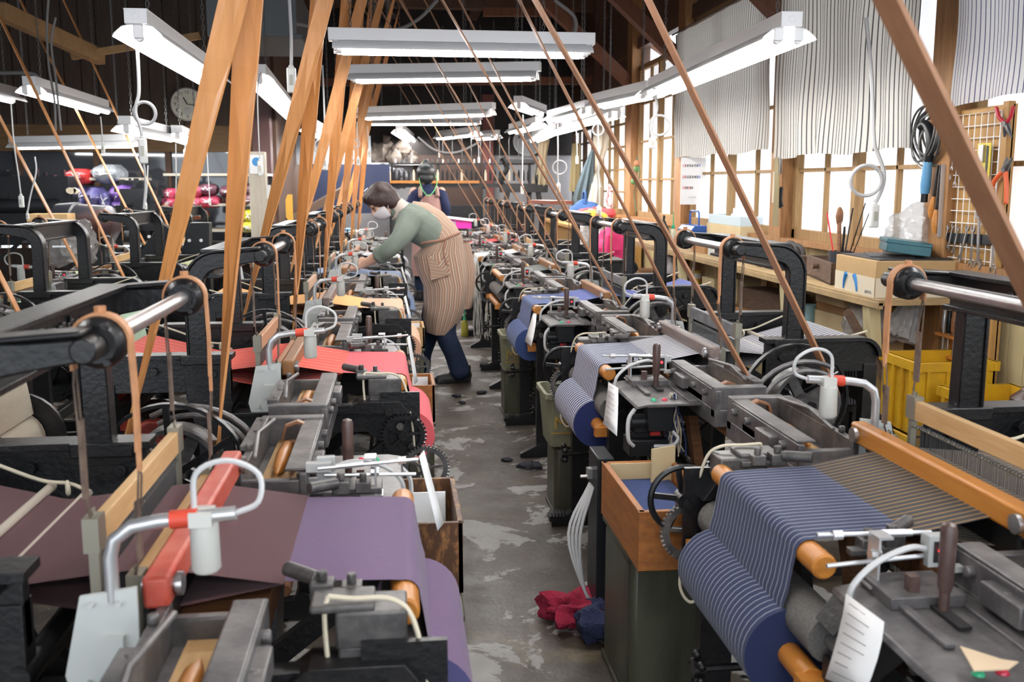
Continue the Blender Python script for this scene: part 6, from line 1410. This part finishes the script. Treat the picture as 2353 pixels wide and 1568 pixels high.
b.box((.86, WY + .05, .85), (1.9, .20, .42)); kid(b.build('legs_and_dark_box', iron), t)  # leg blocks plus an added black box for the dark under the machine
b = MB(); b.box((.75, YB - .03, .95), (1.0, .03, 1.9)); solid(b, 'sliding_door', mat('dark brown door', (.045, .022, .014), .6), 'dark brown sliding door behind the winding machine', 'door')
b = MB(); b.box((1.32, YB - .06, 1.3), (.16, .08, 2.6)); struct(b.build('trim_20', mat('maroon post', (.14, .03, .025), .5), smooth=False))
t = T_('wall_clock', (1.90, YB - .03, 1.95), 'pale round wall clock on the back wall', 'clock'); b = MB(); b.cyl((0, 0, 0), (0, -.03, 0), .20, 32); b.build('clock_face', mat('pale clock face', (.42, .42, .43), .6), t); b = MB(); b.torus((0, -.03, 0), (0, 1, 0), .20, .014, 32, 8); b.build('rim', paintgrey, t)
# sack shelf at the back left
t = T_('wall_shelf', (-.35, YB - .2, 1.63), 'pale plank shelf carrying sacks on the back wall', 'shelf'); b = MB(); b.box((.0, 0, -.015), (1.5, .38, .03)); b.build('plank', white_p, t)
sack = mat('grey brown sack', (.12, .095, .08), .8, 0, .3, (.24, .20, .17), 9); dsack = mat('black bag', (.025, .025, .03), .35, 0, .5, (.12, .12, .13), 7, .5, .7)
for k, (px, py, r, y, m, lab) in enumerate(((885, 352, .16, 14.35, sack, 'big beige sack at the left of the shelf behind the bent woman'), (922, 345, .13, 14.35, sack, 'brown sack with a knot, second on the back shelf'), (905, 362, .10, 14.2, sack, 'small pinkish sack in front on the back shelf'), (860, 355, .10, 14.35, sack, 'brown sack at the left end of the back shelf'), (948, 365, .07, 14.3, sack, 'small dark sack at the right end of the back shelf'))):
    P = at(px, py, y=y); b = MB(); lump(b, (P.x, y, max(P.z, 1.63 + r * .8)), (r, r * .9, r), 40 + k, .2, 18, 12); b.cyl((P.x, y, P.z + r * .8), (P.x + .03, y, P.z + r * 1.5), .03, 8, r2=.06); solid(b, 'sack', m, lab, 'sack', 'sacks on the back shelf')
b = MB(); b.box((-.25, 13.95, .50), (1.3, .5, 1.0)); solid(b, 'low_table', plaster, 'pale low table under the back shelf carrying black bags', 'table', bev=.004)
for k, (px, py, r, m, lab) in enumerate(((885, 405, .16, dsack, 'black bag with a white label under the back shelf'), (850, 412, .13, dsack, 'black bag at the left under the back shelf'), (918, 410, .13, dsack, 'dark bag behind the standing person\'s shoulder'), (897, 425, .10, mat('grey bag', (.42, .42, .44), .5), 'grey bag in front of the black bags'))):
    P = at(px, py, y=13.8); b = MB(); lump(b, P, (r, r * .8, r), 50 + k, .2, 18, 12); o = solid(b, 'waste_bag', m, lab, 'bag', 'bags under the back shelf')
    if k == 0: b = MB(); b.box(P + Vector((0, -r * .9, 0)), (.15, .004, .11), Matrix.Rotation(.2, 3, 'Y')); kid(b.build('label_sheet', paperm), o)
# passage at the left of the aisle
t = T_('side_desk', (-.75, 11.2, 0), 'dark desk with pale top behind the left belts', 'desk'); b = MB(); b.box((0, 0, .40), (.7, .5, .80)); kid_ = b.build('desk_body', blackbox, t); b = MB(); b.box((0, 0, .815), (.76, .56, .03)); b.build('desk_top', whitepl, t)
b = MB(); b.box((-.72, 11.1, .845), (.42, .3, .03)); solid(b, 'paper_stack', mat('light blue paper', (.28, .50, .68), .7), 'light blue paper stack on the dark desk', 'paper')
b = MB(); b.box((-.55, 12.6, 1.28), (.95, .03, .60)); solid(b, 'notice_board', mat('navy board', (.012, .02, .06), .6), 'navy blue board behind the left belts', 'board')
b = MB(); b.box((-.75, 12.6, 1.75), (.9, .02, .35)); solid(b, 'window_sheet', mat('pale blue grey sheet', (.45, .50, .56), .5), 'pale sheet above the navy board', 'sheet')
b = MB(); b.bar((-1.15, 10.9, .95), (-.45, 11.6, 1.35), .06, .08); solid(b, 'sloping_rail', crate_d, 'dark sloping rail behind the left belts', 'rail')
A, Bq = at(656, 447, y=9.6), at(674, 505, y=9.6); b = MB(); b.prism([(A.x, A.z - .05), (A.x + .02, A.z), (Bq.x, A.z), (Bq.x, Bq.z + .0), (Bq.x - .03, Bq.z - .03), (A.x, Bq.z + .02)], 9.58, 9.60); b.box(((A.x + Bq.x) / 2, 9.62, .5), (.05, .04, 1.0)); solid(b, 'yellow_guard', mat('ochre yellow panel', (.50, .27, .03), .5), 'ochre yellow panel on a stand behind the pale post', 'panel')
# pale post with sticker
A, Bq = at(586, 372, y=8.4), at(602, 575, y=8.4); b = MB(); b.box((A.x + .02, 8.4, .80), (.13, .12, 1.60)); o = solid(b, 'pale_post', mat('pale raw timber', (.50, .46, .38), .7, 0, .3, (.42, .36, .27), 5, .4, .7, stretch=(8, 8, .8)), 'free-standing pale timber post with a blue sticker at the top', 'post', bev=.004)
b = MB(); b.box((A.x + .02, 8.337, 1.50), (.11, .003, .15)); kid(b.build('sticker', paperm), o); b = MB(); b.cyl((A.x + .02, 8.336, 1.52), (A.x + .02, 8.334, 1.52), .035, 20); kid(b.build('sticker_print', mat('blue sticker', (.05, .25, .55), .5)), o); b = MB(); b.box((A.x + .10, 8.39, 1.28), (.03, .04, .11)); b.box((A.x + .13, 8.39, 1.29), (.04, .03, .04)); kid(b.build('socket', whitepl), o)
# clock on the dark panelling
t = T_('wall_clock', (-2.06, YL - .08, 2.13), 'round cream wall clock with black numerals on the dark panelling', 'clock'); t.rotation_euler = (0, 0, 0); b = MB(); b.cyl((0, .05, 0), (0, -.01, 0), .152, 36); b.build('clock_face', mat('cream dial', (.80, .78, .66), .5), t); b = MB(); b.torus((0, 0, 0), (0, 1, 0), .155, .012, 36, 8); b.build('rim', mat('silver rim', (.55, .55, .52), .35, .4), t)
for n_ in range(1, 13):
    a = PI / 2 - n_ * PI / 6; q = text_mesh(str(n_), .048, 'numeral', calblk, t, Matrix.Translation((.118 * math.cos(a), -.013, .118 * math.sin(a))) @ Matrix.Rotation(PI / 2, 4, 'X'))
for L, w_, a, nm in ((.075, .012, 118, 'hour_hand'), (.11, .008, -8, 'minute_hand')): b = MB(); a = math.radians(a); b.bar((0, -.018, 0), (L * math.cos(a), -.018, L * math.sin(a)), w_, .003, up=Vector((0, 1, 0))); b.build(nm, calblk, t)
b = MB(); b.cyl((0, -.012, -.07), (0, -.016, -.07), .04, 18); b.build('sub_dial', mat('pale sub dial', (.62, .62, .58), .4), t)
# yarn shelves
SY = 9.9
for (x0, x1, zs, lab) in ((-3.35, -2.35, (.80, 1.12, 1.40), 'pale shelving with purple yarn bags behind the far left looms'), (-2.15, -1.2, (.62, .92, 1.16, 1.44), 'pale shelving with pink, maroon and yellow yarn bags')):
    t = T_('yarn_shelf', ((x0 + x1) / 2, SY, 0), lab, 'shelf'); 
    for z in zs: b = MB(); b.box((0, 0, z - .012), (x1 - x0, .42, .024)); b.build('shelf_board', mat('pale shelf board', (.42, .39, .32), .6), t)
    for s_ in (-1, 1):
        for q in (-1, 1): b = MB(); b.box((s_ * ((x1 - x0) / 2 - .02), q * .18, .72), (.035, .035, 1.44)); b.build('upright', iron, t)
def bagm(nm, c): return mat(nm, c, .38, 0, .5, tuple(min(1, q * 1.5 + .10) for q in c), 11, .52, .72, bump=1.0, bscale=13)
PU, PK, MR, YE, RD, GYB, NV = bagm('purple yarn bag', (.20, .11, .40)), bagm('pink yarn bag', (.50, .06, .12)), bagm('maroon yarn bag', (.10, .035, .055)), bagm('yellow yarn bag', (.56, .50, .02)), bagm('red yarn bag', (.45, .03, .03)), bagm('clear grey yarn bag', (.20, .22, .24)), bagm('indigo yarn bag', (.065, .06, .17))
tie = mat('film highlights', (.7, .7, .72), .3)  # pale streaks painted on the bags as glints of the gathered film
def yarnbag(px, py, hw, hh, m, label, group, y=SY - .1):
    P = at(px, py, y=y); w_ = hw * y / 2331 * 1.02; h = hh * y / 2331; b = MB(); lump(b, P, (w_, .17, h), int(px * 7 + py), .13, 20, 14)
    for i in range(len(b.v)):
        v = Vector(b.v[i]) - P; b.v[i] = tuple(P + Vector((max(-w_, min(w_, v.x * 1.12)), v.y, max(-h, min(h, v.z * 1.1)))))
    o = solid(b, 'yarn_bag', m, label, 'bag', group); b = MB(); rr = random.Random(px)
    for k in range(7): a = rr.uniform(0, 6.28); L = rr.uniform(.4, .85); b.tube([P + Vector((0, -.165, 0)), P + Vector((w_ * L * .5 * math.cos(a), -.172, h * L * .5 * math.sin(a))), P + Vector((w_ * L * math.cos(a), -.135, h * L * math.sin(a)))], [.007, .004, .001], 5)
    kid(b.build('gathered_film_glints', tie), o); return o
GP = 'yarn bags on the shelves'
for a_ in ((186, 407, 28, 18, RD, 'red yarn bag on the upper left shelf'), (251, 400, 34, 21, GYB, 'large clear grey bag beside the red one'), (190, 455, 20, 24, NV, 'indigo bag at the left of the middle shelf'), (222, 455, 22, 25, NV, 'indigo bag second from the left on the middle shelf'), (248, 462, 16, 22, NV, 'small indigo bag beside the lilac ones'), (282, 445, 27, 20, PU, 'bright lilac bag, upper one on the middle shelf'), (288, 472, 24, 14, PU, 'bright lilac bag, lower one on the middle shelf'), (338, 462, 24, 16, PU, 'lilac bag half hidden behind dark machinery'), (395, 445, 14, 12, PK, 'pink bag left of the wide belt, upper'), (392, 466, 16, 12, PK, 'pink bag left of the wide belt, lower'), (455, 440, 18, 12, PK, 'pink bag between the two belts, upper left'), (452, 464, 18, 13, PK, 'pink bag between the two belts, lower left'), (480, 436, 20, 13, MR, 'maroon bag between the belts'), (485, 463, 22, 14, PK, 'big pink bag between the belts, lower right'), (528, 440, 18, 13, MR, 'maroon bag right of the near belt, upper'), (540, 465, 20, 13, MR, 'maroon bag right of the near belt, lower'), (560, 434, 16, 13, MR, 'maroon bag beside the pale post, upper'), (566, 460, 16, 13, MR, 'maroon bag beside the pale post, lower'), (545, 495, 20, 14, YE, 'yellow bag, upper left'), (575, 495, 16, 14, YE, 'yellow bag, upper right beside the pale post'), (542, 520, 20, 14, YE, 'yellow bag, lower left'), (573, 520, 16, 14, YE, 'yellow bag, lower right beside the pale post'), (460, 492, 18, 12, bagm('orange red yarn bag', (.42, .10, .05)), 'orange red bag on the bottom shelf'), (250, 520, 34, 22, GYB, 'clear grey bag on the bottom left shelf'), (290, 530, 24, 20, GYB, 'clear dark bag beside it on the bottom left shelf')):
    px, py, hw, hh, m, lab = a_; yarnbag(px, py, hw, hh, m, lab, GP)
# dark machinery between the shelves and the far left looms
t = T_('jacquard_machine', (-2.3, 9.42, 0), 'black dobby machine in front of the purple bags', 'machine')
b = MB(); rr = random.Random(2)
for k in range(60): p = Vector((rr.uniform(-.20, .20), rr.uniform(-.15, .15), rr.uniform(.95, 1.38))); b.box(p, (rr.uniform(.01, .06), rr.uniform(.02, .1), rr.uniform(.01, .08)))
b.box((0, 0, .95), (.42, .25, .04)); b.box((0, 0, 1.12), (.30, .22, .36)); kid_ = b.build('works', blackbox, t); b = MB()
for sx in (-1, 1): b.bar((sx * .18, 0, 1.0), (sx * .30, .0, 0), .05, .05)
b.build('stand', iron, t)
t = T_('jacquard_machine', (-3.3, 9.4, 0), 'black dobby machine at the far left, left of the red bag', 'machine')
b = MB()
for k in range(80): p = Vector((rr.uniform(-.45, .45), rr.uniform(-.15, .15), rr.uniform(.95, 1.45))); b.box(p, (rr.uniform(.02, .09), rr.uniform(.02, .1), rr.uniform(.01, .08)))
b.box((0, 0, .95), (.9, .25, .05)); b.box((0, 0, 1.18), (.86, .26, .46)); b.cyl((-.4, -.1, 1.15), (.35, -.1, 1.15), .07, 14); b.build('works', blackbox, t); b = MB()
for sx in (-1, 1): b.bar((sx * .4, 0, 1.0), (sx * .45, .0, 0), .06, .05); b.bar((sx * .4, 0, .55), (-sx * .1, 0, .95), .03, .03)
b.build('stand', iron, t)
for k in range(4): b = MB(); P = at(158 + k * 5, 438 + 2 * (k % 2), y=9.22); b.cyl(P, P + Vector((0, .05, 0)), .025, 12); solid(b, 'thread_spool', creamp, ('first', 'second', 'third', 'fourth')[k] + ' cream spool from the left on the dark machine', 'spool', 'spools on the dark machine')
P = at(222, 512, y=8.4); t = T_('warp_drum', P, 'large dark drum lying behind the far left looms', 'drum'); b = MB(); b._lathe(Vector((-.32, .1, 0)), Vector((1, -.25, -.05)), [(0, .05), (0.001, .15), (.16, .17), (.17, .155), (.42, .155), (.44, .13), (.50, .05)], 24); b.build('drum', mat('dark drum', (.016, .017, .022), .35, 0, .5, (.05, .02, .018), 3, .45, .6), t); b = MB(); b.box((0, .05, -.58), (.1, .1, .9)); b.build('drum_stand', iron, t)
for k, (pts, y, lab) in enumerate((([(322, 580), (370, 512), (390, 525), (392, 590)], 7.9, 'black sheet cover with sloping edge, left of the wide belt'), ([(415, 590), (438, 512), (482, 512), (482, 590)], 7.6, 'black sheet cover behind the two near belts'))):
    P = [at(*q, y=y) for q in pts]; b = MB(); b.prism([(q.x, q.z) for q in P] + [(P[-1].x, .1), (P[0].x, .1)], y - .02, y + .10); o = solid(b, 'machine_cover', blackbox, lab, 'cover', bev=.003); b = MB()
    for q in (.35, .75): b.cyl((P[0].x + (P[-1].x - P[0].x) * q, y - .03, P[0].z + .12), (P[0].x + (P[-1].x - P[0].x) * q, y - .015, P[0].z + .12), .012, 10)
    kid(b.build('bolt_head', white_p), o)
b = MB(); lump(b, at(165, 560, y=6.6), (.16, .12, .13), 77, .25, 22, 14); solid(b, 'plastic_bag', film, 'clear bag seen through the far left loom arch', 'bag')
P = at(118, 500, y=8.2); b = MB(); b.box(P, (.30, .2, .06)); solid(b, 'cardboard_box', card, 'flat brown box behind the far left loom arch', 'box')
# conduits under the roof
for k, (pts, lab) in enumerate((([(112, -10), (108, 60), (112, 150), (125, 230), (128, 300)], 'loose grey conduit hanging at the upper left'), ([(128, 40), (118, 100), (128, 180), (140, 300)], 'second loose grey conduit at the upper left'), ([(0, 168), (60, 168), (85, 175), (95, 200)], 'bent pipe end above the far left lamps'), ([(683, 55), (780, 70), (900, 70), (960, 45), (1005, 0)], 'grey hose drooping behind the nearest cross lamp'), ([(1275, 0), (1320, 40), (1318, 80), (1290, 95)], 'grey hose looping above the right end of the nearest cross lamp'), ([(960, 315), (1000, 345), (1050, 350), (1105, 325)], 'grey flex sagging in front of the back wall'))):
    b = MB(); b.tube(spline([at(*q, y=(6.5, 6.5, 7.5, 7.0, 6.5, 12.0)[k]) for q in pts], 6), (.007, .007, .013, .012, .012, .012)[k], 8); solid(b, 'conduit', mat('dusty grey conduit', (.20, .19, .19), .6), lab, 'conduit', 'conduits under the roof')
# air duct under the roof at upper left of the aisle
A, Bq = at(470, -40, y=7.8), at(683, 85, y=7.8); b = MB(); b.box(((A.x + Bq.x) / 2, 8.4, (A.z + Bq.z) / 2), (Bq.x - A.x, 1.2, A.z - Bq.z)); b.box((Bq.x - .01, 8.4, Bq.z), (.10, 1.24, .04)); solid(b, 'air_duct', mat('dusty sheet metal duct', (.10, .105, .11), .5, .4), 'grey sheet metal duct box under the roof beside the left belts', 'duct', bev=.004)
# lamps further forward than the photo shows
lamp((-.28, 3.0, 2.05), (.95, 3.0, 2.05), 'fluorescent lamp across the aisle just above the view', group=GA)
lamp((-.28, 1.1, 2.05), (.95, 1.1, 2.05), 'fluorescent lamp across the aisle right overhead', group=GA)
lamp((-.28, -.9, 2.0), (.95, -.9, 2.0), 'fluorescent lamp across the aisle behind the viewer', group=GA)
lamp((-1.5, 1.6, 2.05), (-1.5, 2.85, 2.05), 'lamp over the left looms just above the view', group='lamps left of the aisle')
lamp((1.75, 1.4, 2.05), (1.75, 2.65, 2.05), 'lamp over the front navy loom just above the view', group=GW)
